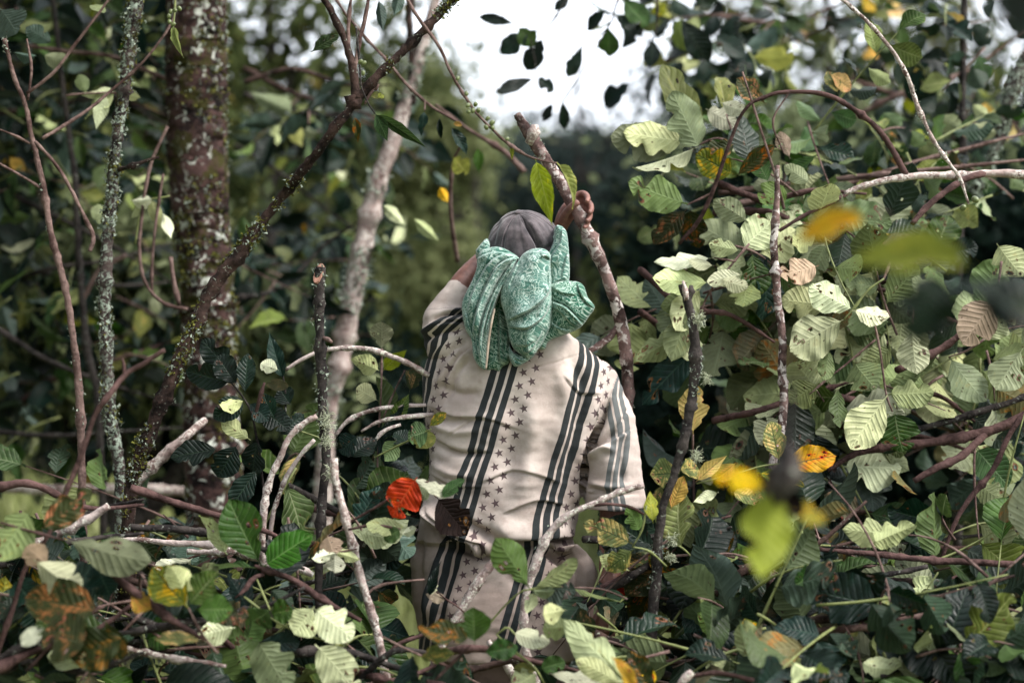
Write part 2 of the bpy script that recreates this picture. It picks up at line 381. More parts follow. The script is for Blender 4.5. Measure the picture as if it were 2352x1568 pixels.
def branch(name, label, cat, pts, bark, sides=12, rough=.10, knots=3, forks=(), seed=1, jitter=.0012, lichen=0, moss=0, fsize=.007, part='stem', cut=False, group=None, usnea=()):
    pw, rw = pathw(pts)
    KEEP.append(([(a, b) for a, b, d, r in pts], DR(pts[0][2]), 14 + 1.5 * max(p[3] for p in pts)))
    root = empty(name, pw[-1] if pw[-1].z < pw[0].z else pw[0], label, cat, group)
    V, F = tube_geo(pw, rw, sides, rough, seed, knots, jitter)
    child(part, V, F, BK[bark], root)
    if lichen: frill(root, V, lichen, LICH, fsize, 'lichen', seed)
    if moss: frill(root, V, moss, MOSS, fsize, 'moss', seed + 9)
    for i, f in enumerate(forks):
        b2 = bark
        if isinstance(f, tuple): b2, f = f
        fw, fr = pathw(f); v, q = tube_geo(fw, fr, 8, rough, seed + i + 3, 2, jitter * .7); child('side_branch', v, q, BK[b2], root)
    if cut:
        d = (pw[0] - pw[1]).normalized(); c = pw[0] + d * .001; n = Vector((cut[0], -1, cut[1])).normalized()
        a = d.cross(n).normalized(); r0 = rw[0] * 1.02; vv = []
        el = a.cross(n)
        for k in range(14):
            th = k / 14 * 2 * math.pi; vv.append(c - d * rw[0] * 1.6 + n * rw[0] * .55 + a * math.cos(th) * r0 * .92 + el * math.sin(th) * r0 * 2.1)
        vv2 = [x - n * r0 * .5 for x in vv]
        child('cut_face', vv + vv2, [tuple(range(14))] + [(k, (k + 1) % 14, 14 + (k + 1) % 14, 14 + k) for k in range(14)], CUT, root, smooth=False)
    for (ux, uy, ud, ur) in usnea:
        rs = np.random.RandomState(int(ux)); parts = []
        for k in range(46):
            p = np.array(P(ux + rs.uniform(-4, 4), uy + rs.uniform(-.5, .5) * ur, ud)); st = [p]
            dr = rs.normal(0, 1, 3); dr[2] -= .3
            for _ in range(4):
                dr = dr + rs.normal(0, .9, 3); dr /= np.linalg.norm(dr); st.append(st[-1] + dr * ur * ud * K * .28)
            parts.append(tube_geo(st, [.0007] * 4 + [.0003], 3, n=8, cap=False))
        v, q = merge(parts); child('beard_lichen', v, q, USNEA, root, kind='stuff')
    return root
def hero(root, leaves, fine=True):
    for lf in leaves:
        bx, by, tx, ty, wpx, mk, sh, d, un = lf[:9]
        dt = lf[9] if len(lf) > 9 else random.uniform(-.03, .03)
        nr = lf[10] if len(lf) > 10 else (random.uniform(-.3, .3), -1, random.uniform(0, .5))
        put_leaf(root, P(bx, by, d), P(tx, ty, d + dt), wpx * DR(d) * K, mk, sh, nr, un, fine, sh == 'broad')
def sprays(root, box, drange, n, mats, size, nl=(5, 9), shape='broad', under=.6, barks=('twig', 'green'), updown=0., spread=1., fine=False, twl=(.12, .3), ar=(.5, .65), facing=None, gap=None, flat=False, jit=.45):
    """twigs with leaves on both sides, scattered through one branch's own volume"""
    x0, y0, x1, y1 = box
    for i in range(n):
        for _try in range(8):
            cx, cy = random.uniform(x0, x1), random.uniform(y0, y1)
            if gap is None or not gap(cx, cy): break
        d = random.uniform(*drange); b = P(cx, cy, d)
        L = random.uniform(*twl); dr = Vector((random.gauss(0, 1), random.gauss(0, .55), random.gauss(updown, .6))).normalized()
        bend = Vector((random.gauss(0, .25), random.gauss(0, .2), random.gauss(-.2, .25)))
        pts = [b + dr * L * t + bend * L * t * t for t in (0, .35, .7, 1.)]
        if blocked(pts[0]) or blocked(pts[2]): continue
        V, F = tube_geo(pts, [.0034, .0027, .0021, .0013], 6, .05, i, 1, 0, n=9); child('twig', V, F, BK[random.choice(barks)], root)
        q = catmull(pts, 20); k = random.randint(*nl); up = Vector((random.gauss(0, .35), random.uniform(-1.1, -.3), random.uniform(.1, 1.0))) if facing is None else Vector(facing) + Vector((random.gauss(0, .3), random.gauss(0, .2), random.gauss(0, .3)))
        for j in range(k):
            f = .18 + .82 * j / max(1, k - 1); p = Vector(q[int(f * 19)]); tdir = Vector(q[min(19, int(f * 19) + 1)] - q[max(0, int(f * 19) - 1)]).normalized()
            sd_ = 1 if j % 2 else -1
            if j == k - 1: ld = tdir
            else:
                sv = tdir.cross(up)
                if sv.length < .01: sv = Vector((1, 0, 0))
                sv.normalize(); ld = (sv * sd_ * 1.0 * spread + tdir * random.uniform(.3, .8) + Vector((0, 0, random.uniform(-.45, .15)))).normalized()
            Ls = random.uniform(*size)
            if blocked(p + ld * Ls * .5) or blocked(p + ld * Ls) or blocked(p + ld * Ls * .15): continue
            nr = up + Vector((random.gauss(0, jit), random.gauss(0, jit), random.gauss(0, jit)))
            put_leaf(root, p, p + ld * Ls, Ls * random.uniform(*ar), pick(mats), shape if isinstance(shape, str) else random.choice(shape), nr, random.random() < under, fine, flat)

#PART2
# ------------------------------------------------------------------ ground and hillside
def terrain_z(x, y):
    t = np.clip((y - 6.5) / 60., 0, 1)
    z = 9.5 * t ** .9
    return z + .05 * np.sin(x * 2.1 + y * .7) * np.clip(y - 2, 0, 1) + .03 * np.sin(x * 5.3 - y * 3.1)
xs = np.concatenate([np.linspace(-90, -9, 20), np.linspace(-8, 8, 90), np.linspace(9, 90, 20)])
ys = np.concatenate([np.linspace(-60, -1, 12), np.linspace(0, 14, 80), np.linspace(15, 120, 50)])
GX, GY = np.meshgrid(xs, ys, indexing='ij'); GZ = terrain_z(GX, GY)
ny = len(ys)
s = NT("grassy_soil"); tc = s.n("ShaderNodeTexCoord").outputs['Object']
g1 = s.noise(tc, .35, 4); g2 = s.noise(tc, 3.1, 5); g3 = s.noise(tc, 30, 4)
c = s.mix(s.ramp(g2, .35, .65), (.05, .065, .025), (.18, .20, .08)); c = s.mix(s.ramp(g1, .4, .65), c, (.32, .34, .16)); c = s.mix(s.ramp(g3, .5, .75, 0, .5), c, (.035, .025, .015))
gm = s.bsdf(c, .95, s.M('ADD', g3, g2), .8, .05, .1)
ground = link("ground", mesh("ground", np.stack([GX, GY, GZ], -1).reshape(-1, 3), [(i * ny + j, (i + 1) * ny + j, (i + 1) * ny + j + 1, i * ny + j + 1) for i in range(len(xs) - 1) for j in range(ny - 1)]), gm)
tag(ground, kind='structure')
# grass on the clearing beyond (nobody could count it)
def grass_patch(n, seed):
    rs = np.random.RandomState(seed); x = rs.uniform(-5, 6, n); y = rs.uniform(5.8, 16, n); x = x * (y / 9)
    z = terrain_z(x, y); h = rs.uniform(.05, .22, n); a = rs.uniform(0, 6.28, n); wv = .006 + .004 * y / 10
    dx, dy = np.cos(a) * wv, np.sin(a) * wv; lx, ly = rs.normal(0, .05, n), rs.normal(0, .05, n)
    V = np.stack([np.stack([x - dx, y - dy, z - .01], -1), np.stack([x + dx, y + dy, z - .01], -1), np.stack([x + lx, y + ly, z + h], -1)], 1).reshape(-1, 3)
    return V, [(3 * i, 3 * i + 1, 3 * i + 2) for i in range(n)]
gv, gf = grass_patch(60000, 3)
GRASS = plain("pale_grass", (.24, .27, .10), .7, .45, 2.5, trans=.3)
tag(link("grass", mesh("grass", gv, gf, smooth=False), GRASS), kind='stuff', label='pale green grass growing over the clearing behind the branches')

# ------------------------------------------------------------------ trees beyond
def crown_geo(blobs, n, size, seed, droop=.4):
    rs = np.random.RandomState(seed); vol = np.array([b[3] * b[3] for b in blobs]); vol = vol / vol.sum()
    # leaf clumps: centres spread through the blobs, leaves gathered round them
    nc = n // 22; bi = rs.choice(len(blobs), nc, p=vol); V = np.empty((nc * 22, 4, 3)); B = np.array(blobs)
    u = rs.normal(0, 1, (nc, 3)); u /= np.linalg.norm(u, axis=1)[:, None]; rr = rs.uniform(.35, 1, nc) ** .6
    cc = B[bi, :3] + u * (rr * B[bi, 3])[:, None] * np.array([1, 1, .85])
    cl = rs.uniform(.5, 1.5, nc) * size * 2.2
    c = np.repeat(cc, 22, 0) + rs.normal(0, 1, (nc * 22, 3)) * np.repeat(cl, 22)[:, None] * .75
    d = rs.normal(0, 1, (nc * 22, 3)); d[:, 2] -= droop * 1.5; d /= np.linalg.norm(d, axis=1)[:, None]
    e = np.cross(d, rs.normal(0, 1, (nc * 22, 3))); e /= np.linalg.norm(e, axis=1)[:, None]; s = (size * rs.uniform(.6, 1.4, nc * 22))[:, None]
    V[:, 0] = c - d * s * .5; V[:, 1] = c + e * s * .24; V[:, 2] = c + d * s * .5; V[:, 3] = c - e * s * .24
    return V.reshape(-1, 3), [(4 * i, 4 * i + 1, 4 * i + 2, 4 * i + 3) for i in range(nc * 22)]
def crown_mat(name, a, b, trans=.3, c3=None):
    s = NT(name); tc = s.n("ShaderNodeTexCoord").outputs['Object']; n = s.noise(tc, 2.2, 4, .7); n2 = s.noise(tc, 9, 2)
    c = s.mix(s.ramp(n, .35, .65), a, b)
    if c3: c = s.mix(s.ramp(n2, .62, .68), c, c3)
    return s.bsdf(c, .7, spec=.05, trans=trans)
CR = {'dark': crown_mat("dark_bush_leaves", (.003, .008, .007), (.012, .022, .016)), 'blue': crown_mat("blue_green_bush_leaves", (.007, .014, .014), (.045, .060, .054)),  # blue-green leaves: lighter tone raised to put haze into their colour
      'olive': crown_mat("olive_bush_leaves", (.040, .055, .018), (.20, .22, .10), .4), 'mix': crown_mat("mixed_tree_leaves", (.005, .012, .005), (.085, .105, .035), .35, (.20, .16, .04)),
      'pale': crown_mat("pale_shrub_leaves", (.06, .08, .035), (.20, .23, .12), .3)}
def tree(name, label, x, y, h, blobs, n, size, ck, bark='dark', tr=.09, seed=1, lean=0, cat='tree', droop=.4):
    z0 = float(terrain_z(np.array(x), np.array(y)))
    root = empty(name, (x, y, z0), label, cat)
    V, F = tube_geo([(x, y, z0 - .1), (x + lean * .3, y, z0 + h * .35), (x + lean * .8, y, z0 + h * .7), (x + lean, y, z0 + h)], [tr, tr * .8, tr * .5, tr * .2], 10, .08, seed, 2, .004)
    child('trunk', V, F, BK[bark], root)
    rs = np.random.RandomState(seed)
    for b in blobs[:7]:
        f = rs.uniform(.3, .7); st = np.array([x + lean * f, y, z0 + h * f]); en = np.array([x + b[0], y + b[1], z0 + b[2]])
        V, F = tube_geo([st, st * .5 + en * .5 + [0, 0, b[3] * .2], en], [tr * .45, tr * .3, tr * .08], 7, .1, seed + 3, 1, .004, n=14); child('limb', V, F, BK[bark], root)
    V, F = crown_geo([(x + b[0], y + b[1], z0 + b[2], b[3]) for b in blobs], n, size, seed, droop)
    child('crown', V, F, CR[ck], root, kind='stuff', smooth=False)
    return root
def blobs_px(x, y, lst):       # crown blobs given as where they are seen (px,py,radius px, dy)
    z0 = float(terrain_z(np.array(x), np.array(y))); out = []
    for px, py, r, dy in lst:
        p = P(px, py, y + dy); out.append((p.x - x, dy, p.z - z0, r * (y + dy) * K))
    return out
def PX(px, d): return (px - 1176) * d * K
def bush(label, px, d, lst, n, size, ck, seed, h=None, name='bush', cat='bush', **k):
    x = PX(px, d); z0 = float(terrain_z(np.array(x), np.array(d))); b = blobs_px(x, d, lst)
    h = h or max(.3, max(q[2] for q in b) * .9)
    return tree(name, label, x, d, h, b, n, size, ck, seed=seed, cat=cat, **k)

bush("dark blue-green rounded bush straight behind the man's raised hand", 1330, 15, [(1250, 450, 90, 0), (1350, 440, 90, .5), (1440, 470, 90, -.3), (1200, 520, 90, 0), (1330, 560, 110, 0), (1480, 400, 50, 0)], 18000, .09, 'blue', 5)
bush("dark bushy thicket low on the slope left of the man's cap", 900, 13, [(900, 560, 100, 0), (820, 620, 110, 0), (940, 700, 90, .4), (760, 520, 80, 0), (880, 810, 90, 0), (990, 480, 50, 0)], 9000, .08, 'mix', 6)
bush("dark bush on the slope behind the lichen trunk", 560, 12, [(600, 330, 120, 0), (520, 480, 140, 0), (640, 560, 100, .5), (560, 700, 140, 0), (430, 260, 100, 0)], 9000, .08, 'olive', 7)
bush("dark green bush filling the far left edge of the thicket", 120, 9, [(60, 200, 200, 0), (200, 420, 180, 0), (40, 560, 170, .5), (260, 120, 160, 0), (330, 600, 120, 0), (120, 760, 130, 0), (400, 330, 120, 0), (-60, 300, 200, 0)], 20000, .10, 'mix', 8)
bush("tall pale green shrub behind the broken stick", 1090, 11, [(1010, 300, 70, 0), (960, 210, 70, .3), (930, 380, 80, 0), (1040, 400, 50, .2), (890, 300, 70, 0)], 6500, .08, 'olive', 9, tr=.05)
bush("low olive shrub in the clearing beside the man's shoulder", 1000, 10, [(980, 700, 70, 0), (920, 790, 60, 0), (1010, 600, 50, 0)], 3500, .08, 'olive', 10, tr=.03)
bush("olive undergrowth bush behind the held stick", 1480, 9, [(1480, 640, 70, 0), (1560, 560, 70, 0), (1440, 800, 60, 0), (1500, 960, 70, 0)], 6000, .07, 'mix', 11, tr=.03)
tree("leafy_tree", "open-crowned dark leafed tree standing against the white sky at the upper right", PX(1900, 12), 12, 3.0, blobs_px(PX(1900, 12), 12, [(1750, 60, 110, 0), (1950, 90, 120, 0), (2130, 60, 130, .3), (2250, 180, 130, 0), (2050, 250, 110, 0), (1850, 300, 120, .3), (1700, 330, 100, 0), (2300, 330, 130, 0), (1640, 20, 70, 0)]), 3000, .13, 'mix', seed=21, tr=.07)
tree("leafy_tree", "sparse feathery treetop rising against the white sky behind the held stick", PX(1330, 13), 13, 3.0, blobs_px(PX(1330, 13), 13, [(1180, 340, 60, 0), (1260, 340, 55, 0), (1370, 330, 60, 0), (1460, 270, 60, 0), (1500, 150, 60, 0), (1420, 350, 60, 0), (1560, 230, 70, 0)]), 1000, .07, 'blue', seed=23, tr=.03)
tree("leafy_tree", "dark tree with sky gaps between its leaves at the top left", PX(620, 10), 10, 3.4, blobs_px(PX(620, 10), 10, [(560, 160, 110, 0), (700, 90, 100, 0), (430, 60, 130, 0), (820, 180, 90, 0), (640, 280, 110, 0), (900, 60, 70, 0), (760, 330, 90, .3), (500, -60, 100, 0)]), 2300, .11, 'mix', seed=22, tr=.07)
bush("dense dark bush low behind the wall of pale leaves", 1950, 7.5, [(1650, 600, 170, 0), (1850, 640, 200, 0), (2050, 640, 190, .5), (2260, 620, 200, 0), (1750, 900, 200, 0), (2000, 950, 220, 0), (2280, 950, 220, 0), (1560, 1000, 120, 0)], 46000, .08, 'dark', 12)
bush("broad olive bush showing through behind the pale leaves on the right", 2000, 8.5, [(1800, 430, 120, 0), (2000, 400, 110, 0), (2200, 450, 130, 0), (1650, 480, 90, 0), (2330, 520, 100, 0)], 14000, .08, 'pale', 13)
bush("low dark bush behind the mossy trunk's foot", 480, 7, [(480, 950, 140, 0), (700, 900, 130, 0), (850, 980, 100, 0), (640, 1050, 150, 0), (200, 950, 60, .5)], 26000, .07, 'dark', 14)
bush("dark bush beyond the heap along the left side", 300, 6.2, [(300, 780, 110, 0), (60, 800, 110, 0), (420, 650, 90, 0), (250, 620, 80, 0), (640, 800, 90, 0)], 9000, .07, 'pale', 15)
# unseen trees added beside and behind the viewer to block low sky light
for i, (x, y, h, sp) in enumerate([(-5.5, 2.5, 5.5, 1.7), (-4.6, -2.5, 6, 1.9), (-.8, -4.6, 6, 1.9), (3.0, -5.2, 4.2, 1.7), (-3.6, 5.6, 6, 1.6), (6.6, 4.6, 3.4, 1.3)]):
    bl = [(random.uniform(-sp, sp), random.uniform(-sp, sp), h * random.uniform(.25, 1.0), sp * random.uniform(.4, .62)) for _ in range(9)]
    tree("thicket_tree", ["bushy dark tree standing left of the viewer beside the mossy tree", "bushy dark tree behind the viewer on the left", "tall bushy tree straight behind the viewer", "lower bushy tree behind the viewer on the right", "tall bushy tree at the left behind the lichen sapling", "low bushy tree to the right of the leaf wall"][i], x, y, h, bl, 12000, .16, 'dark', seed=50 + i, tr=.1)
# far ridge of woodland
rb = []
rs = np.random.RandomState(4)
tz = []
for i in range(26):
    px = -500 + i * 130 + rs.uniform(-40, 40); top = 395 + (40 * math.sin(i * 1.7)) + (-60 if px < 500 else 0)
    for k in range(4): tz.append((*P(px + rs.uniform(-50, 50), top + 40 + k * 75, 34 + rs.uniform(-2, 2)), 1.2 + .15 * k))
V, F = crown_geo(tz, 60000, .28, 31)
tag(link("woods", mesh("woods", V, F, smooth=False), CR['blue']), kind='stuff', label='dark blurred woodland along the ridge under the white sky')

# ------------------------------------------------------------------ stems, trunks and sticks
# mossy main tree with a crown out of sight overhead
t1 = [(452, -560, 4.95, 62), (452, -40, 4.95, 66), (450, 200, 4.95, 70), (458, 420, 4.95, 66), (472, 600, 4.95, 60), (478, 760, 4.95, 60), (486, 900, 4.95, 62), (492, 1100, 4.95, 66), (496, 1780, 4.95, 74)]
pw, rw = pathw(t1); rt = empty("mossy_tree", pw[-1], "thick mossy tree trunk with frilly pale lichen, tallest trunk in the thicket", "tree")
TV, TF = tube_geo(pw, rw, 40, .035, 2, 4, .004, n=220); child('trunk', TV, TF, BK['mossy'], rt)
frill(rt, TV, 1100, LICH, .008, 'lichen', 1, zr=(1.2, 2.6)); frill(rt, TV, 2400, MOSS, .010, 'moss', 2)
cb = [(-1.2, 4.6, 3.6, .8), (-2.2, 5.2, 3.4, .8), (-.9, 6.2, 4.1, .8), (-2.6, 4.0, 3.7, .7), (-1.7, 3.2, 3.5, .7), (-.6, 4.2, 4.2, .6)]
for b in cb[:5]:
    st = np.array(pw[0]); en = np.array(b[:3]); v, f = tube_geo([st, st * .5 + en * .5, en], [.05, .03, .01], 8, .1, 3, 1, n=14); child('limb', v, f, BK['mossy'], rt)
V, F = crown_geo(cb, 9000, .12, 33); child('crown', V, F, CR['dark'], rt, kind='stuff', smooth=False)

D = 3.95
branch("lichen_sapling", "slim upright trunk furred with grey-green lichen, left of the thick mossy trunk", "tree", [(318, -40, 4.25, 15), (300, 90, 4.25, 14), (282, 220, 4.25, 14), (266, 340, 4.25, 13), (258, 430, 4.25, 13), (246, 560, 4.25, 14), (240, 700, 4.25, 14), (246, 860, 4.25, 14), (256, 980, 4.25, 15), (274, 1100, 4.25, 14), (280, 1420, 4.25, 15)], 'lichen', 14, .14, 8,
       forks=[('brown', [(272, 390, 4.25, 6), (300, 383, 4.2, 5), (330, 372, 4.2, 4), (365, 360, 4.2, 3)])], seed=4, lichen=900, moss=600, fsize=.007, part='trunk')
branch("bare_sapling", "slender bare stem forking near its top at the left edge", "sapling", [(10, 90, 4.1, 5), (30, 170, 4.1, 5), (56, 235, 4.1, 5), (72, 310, 4.1, 6), (100, 430, 4.1, 7), (118, 540, 4.1, 7), (140, 620, 4.1, 8), (160, 720, 4.1, 8), (178, 860, 4.1, 9), (186, 1000, 4.1, 9), (190, 1200, 4.1, 9), (192, 1300, 4.1, 9)], 'twig', 9, .1, 8,
       forks=[[(62, 215, 4.1, 4), (120, 170, 4.1, 4), (170, 105, 4.1, 3.5), (235, 20, 4.1, 3), (260, -20, 4.1, 3)],
              [(80, 325, 4.1, 4.5), (130, 380, 4.1, 4), (165, 440, 4.1, 4.5), (195, 500, 4.1, 4), (214, 545, 4.1, 5), (206, 578, 4.1, 5)],
              [(98, 318, 4.1, 4), (180, 268, 4.15, 4), (260, 205, 4.2, 3.5), (340, 130, 4.2, 3), (395, 50, 4.2, 2.5), (405, -20, 4.2, 2)],
              [(70, 330, 4.1, 3), (30, 310, 4.1, 2.5), (-10, 295, 4.1, 2)], [(100, 436, 4.1, 3), (50, 405, 4.1, 3), (-10, 370, 4.1, 2.5)],
              [(64, 230, 4.1, 3), (72, 160, 4.1, 3), (62, 90, 4.1, 2)]], seed=6, lichen=160, fsize=.005)
branch("mossy_branch", "long dark mossy branch slanting up across the front of the thick mossy trunk", "branch", [(1075, -40, 3.9, 7.4), (1030, 10, 3.9, 8.2), (985, 58, 3.9, 9.0), (930, 115, 3.9, 9.8), (880, 165, 3.9, 9.8), (818, 228, 3.9, 10.7), (780, 280, 3.9, 10.7), (735, 340, 3.92, 9.8), (690, 398, 3.95, 10.7), (640, 460, 4, 10.7), (590, 525, 4, 12.3), (555, 580, 4, 15.6), (520, 620, 4, 15.6), (480, 680, 4, 13.9), (450, 745, 4, 14.8), (415, 820, 4.0, 15.6), (380, 905, 4, 15.6), (345, 990, 4, 16.4), (318, 1060, 4, 15.6), (300, 1130, 4, 14.8), (285, 1400, 4, 15.6)], 'brown', 16, .16, 14,
       forks=[[(820, 226, 3.9, 11), (812, 170, 3.9, 10), (795, 100, 3.9, 8), (768, 40, 3.9, 7), (740, -10, 3.9, 7), (715, -60, 3.9, 6)],
              ('twig', [(812, 170, 3.9, 5), (822, 110, 3.9, 5), (838, 50, 3.9, 4), (850, -20, 3.9, 4)]), ('twig', [(800, 110, 3.9, 5), (800, 50, 3.9, 4), (808, -20, 3.9, 3)]),
              ('twig', [(862, 208, 3.9, 4), (868, 190, 3.9, 3), (845, 225, 3.9, 2.5), (838, 240, 3.9, 2)])], seed=8, lichen=700, moss=1500, fsize=.007, jitter=.002)
branch("pale_tree", "slanting pale-barked tree with lichen standing behind the cut stump stick", "tree", [(1010, -30, 5.3, 10), (975, 90, 5.3, 12), (935, 230, 5.3, 15), (900, 330, 5.3, 18), (868, 420, 5.3, 20), (838, 540, 5.3, 21), (812, 660, 5.3, 22), (795, 760, 5.3, 21), (775, 860, 5.3, 20), (752, 960, 5.3, 21), (735, 1300, 5.3, 22)], 'pinky', 16, .08, 6, seed=9, lichen=900, fsize=.012, part='trunk',
       forks=[('brown', [(945, 240, 5.3, 11), (948, 150, 5.3, 10), (940, 40, 5.3, 8), (950, -40, 5.3, 7)])])
branch("cut_stump", "dark upright stick with an oval cut top standing left of the man", "stick", [(735, 612, 3.85, 12), (733, 680, 3.85, 12), (734, 760, 3.85, 11), (738, 850, 3.85, 11), (742, 950, 3.85, 11), (748, 1040, 3.85, 11), (742, 1130, 3.85, 10), (735, 1230, 3.85, 9), (730, 1420, 3.85, 9)], 'dark', 14, .1, 6, seed=10, lichen=240, fsize=.006, cut=(-.5, .6), jitter=.0016,
       forks=[('twig', [(740, 775, 3.85, 4), (752, 780, 3.83, 4), (762, 786, 3.82, 4)])], usnea=[(752, 965, 3.82, 26), (760, 1085, 3.82, 22), (752, 1010, 3.82, 20)])
branch("pale_arching_branch", "thin pale branch arching over to the man's left shoulder", "branch", [(655, 850, 3.98, 4), (690, 828, 3.98, 4.5), (740, 806, 3.98, 5), (790, 799, 3.98, 5.5), (850, 803, 3.98, 6), (900, 818, 3.98, 6), (940, 836, 3.98, 6), (985, 862, 4.0, 6)], 'pale', 9, .06, 4, seed=11)
branch("curved_pale_branch", "thick pale branch bending down from the cut stump stick", "branch", [(728, 955, 3.8, 6.4), (700, 970, 3.8, 6.4), (665, 1005, 3.8, 7.2), (645, 1050, 3.8, 7.2), (625, 1090, 3.8, 7.2), (610, 1140, 3.8, 7.2), (605, 1190, 3.8, 7.2), (600, 1300, 3.8, 7.2)], 'pinky', 10, .08, 6, seed=12)
branch("thin_pale_branch", "thinner pale branch beside the thick one that bends from the cut stump", "branch", [(722, 1010, 3.9, 4.8), (690, 1045, 3.9, 4.8), (660, 1090, 3.9, 5.6), (640, 1140, 3.9, 4.8), (625, 1190, 3.9, 4.8), (615, 1300, 3.9, 4.8)], 'pale', 9, .08, 4, seed=13)
branch("reaching_branch", "upper pale branch reaching from the heap to the man's back", "branch", [(770, 1000, 4.0, 4.3), (800, 966, 4.0, 5.0), (850, 944, 4.0, 5.0), (910, 934, 4, 4.7), (990, 930, 4.02, 4.3)], 'pale', 9, .06, 4, seed=14)
branch("reaching_branch", "lower forked pale branch reaching to the man's back", "branch", [(830, 990, 3.96, 2.9), (870, 968, 3.96, 3.6), (920, 958, 3.96, 4.0), (1000, 950, 4.0, 4.3)], 'pale', 9, .06, 4, seed=15, forks=[[(920, 975, 3.96, 3.6), (890, 985, 3.95, 3.6), (870, 1000, 3.95, 3.2), (858, 1020, 3.95, 2.9)]])
branch("bare_stick", "long pinkish bare stick slanting down in front of the heap, left of the man", "stick", [(766, 1052, 3.5, 9), (772, 1110, 3.5, 9), (790, 1175, 3.5, 9), (806, 1240, 3.5, 9), (822, 1300, 3.5, 10), (842, 1370, 3.5, 9), (862, 1440, 3.5, 9), (878, 1510, 3.5, 10), (892, 1600, 3.5, 10)], 'pinky', 12, .06, 6, seed=16,
       forks=[('redtwig', [(885, 1512, 3.5, 5), (915, 1478, 3.5, 5), (960, 1462, 3.5, 4.5), (1010, 1440, 3.5, 4), (1062, 1428, 3.5, 3)]), ('twig', [(838, 1372, 3.5, 4), (860, 1350, 3.5, 3), (900, 1338, 3.5, 3), (975, 1330, 3.5, 2)])])
HS = [(1186, 262, 4.08, 8), (1205, 290, 4.08, 12), (1222, 318, 4.08, 15), (1250, 362, 4.08, 14), (1278, 405, 4.08, 14), (1303, 448, 4.08, 13.5), (1330, 495, 4.08, 13), (1362, 560, 4.09, 13), (1392, 630, 4.1, 13.5), (1415, 700, 4.11, 14), (1430, 760, 4.12, 15), (1440, 830, 4.13, 14), (1442, 900, 4.14, 13), (1440, 1000, 4.15, 12), (1436, 1150, 4.15, 12)]
branch("held_stick", "long forked pale-barked stick held upright in the man's hand, broken at its top", "stick", HS, 'mottled', 16, .05, 7, seed=17, jitter=.0012,
       forks=[[(1350, 808, 4.12, 6), (1380, 790, 4.12, 6.5), (1405, 770, 4.12, 7), (1420, 748, 4.12, 8)], ('pinky', [(1215, 330, 4.07, 10), (1226, 305, 4.06, 10), (1228, 288, 4.06, 9)])], lichen=120, fsize=.004)
branch("dark_upright_stick", "dark upright stick with a split pink tip, right of the man", "stick", [(1566, 652, 3.7, 9), (1580, 700, 3.7, 10), (1594, 770, 3.7, 11), (1598, 840, 3.7, 11), (1590, 905, 3.7, 11), (1580, 965, 3.7, 11), (1566, 1030, 3.7, 10.5), (1548, 1095, 3.7, 10), (1525, 1155, 3.7, 10), (1512, 1230, 3.7, 11), (1508, 1320, 3.7, 12), (1500, 1410, 3.7, 13), (1490, 1600, 3.7, 14)], 'dark', 14, .08, 8, seed=18, lichen=260, fsize=.005,
       forks=[('pinky', [(1578, 690, 3.69, 6), (1574, 668, 3.69, 5), (1568, 645, 3.69, 3)]), ('dark', [(1582, 690, 3.7, 6), (1586, 672, 3.7, 6), (1587, 655, 3.7, 4)])], usnea=[(1606, 735, 3.68, 22), (1622, 868, 3.68, 18), (1600, 1045, 3.68, 20), (1545, 1240, 3.68, 20), (1540, 1280, 3.68, 16)])
branch("upright_pale_stem", "slim upright mottled pale stem running through the wall of pale leaves", "stick", [(1786, 380, 4.0, 5), (1784, 460, 4.0, 7), (1778, 560, 4.0, 9), (1783, 640, 4.0, 9), (1788, 700, 4.0, 9.5), (1798, 780, 4.0, 9.5), (1796, 850, 4.0, 10), (1802, 920, 4.0, 10), (1792, 1000, 4.0, 10), (1775, 1080, 4, 10), (1770, 1400, 4, 10)], 'mottled', 12, .05, 5, seed=19)
branch("arching_branch", "dark reddish branch arching over the pale leaves at the upper right", "branch", [(1560, 560, 4.2, 4), (1620, 480, 4.15, 5), (1700, 270, 4.1, 4), (1760, 222, 4.1, 4.5), (1830, 210, 4.1, 5), (1905, 222, 4.1, 5.5), (1965, 255, 4.1, 6), (2015, 295, 4.1, 6.5), (2050, 345, 4.1, 7), (2080, 402, 4.1, 8)], 'redtwig', 9, .05, 5, seed=20)
branch("horizontal_branch", "pale horizontal branch crossing the right side with a fork at its middle", "branch", [(1940, 445, 4.1, 6), (1990, 425, 4.1, 7), (2060, 410, 4.1, 8), (2120, 404, 4.1, 8), (2200, 404, 4.1, 8), (2280, 398, 4.1, 9), (2420, 404, 4.1, 9)], 'pinky', 10, .06, 6, seed=21,
       forks=[('redtwig', [(2262, 398, 4.1, 8), (2215, 412, 4.08, 7.5), (2165, 445, 4.05, 7), (2125, 480, 4.03, 7), (2095, 515, 4.02, 6)]), ('redtwig', [(1945, 445, 4.1, 5), (1900, 470, 4.1, 5), (1840, 500, 4.1, 4), (1790, 530, 4.1, 4)])])
b_ = branch("berry_twig", "bare knobbly twig hanging at the upper right with two round green berries at its tip", "twig", [(1900, -30, 3.85, 4), (1960, 22, 3.85, 4), (2010, 70, 3.85, 4.5), (2052, 120, 3.85, 4.5), (2085, 180, 3.85, 4.5), (2108, 245, 3.85, 4), (2140, 315, 3.85, 4), (2175, 370, 3.85, 4), (2205, 410, 3.85, 3.5), (2225, 470, 3.85, 3)], 'pinky', 8, .08, 14, seed=22, lichen=60, fsize=.004)
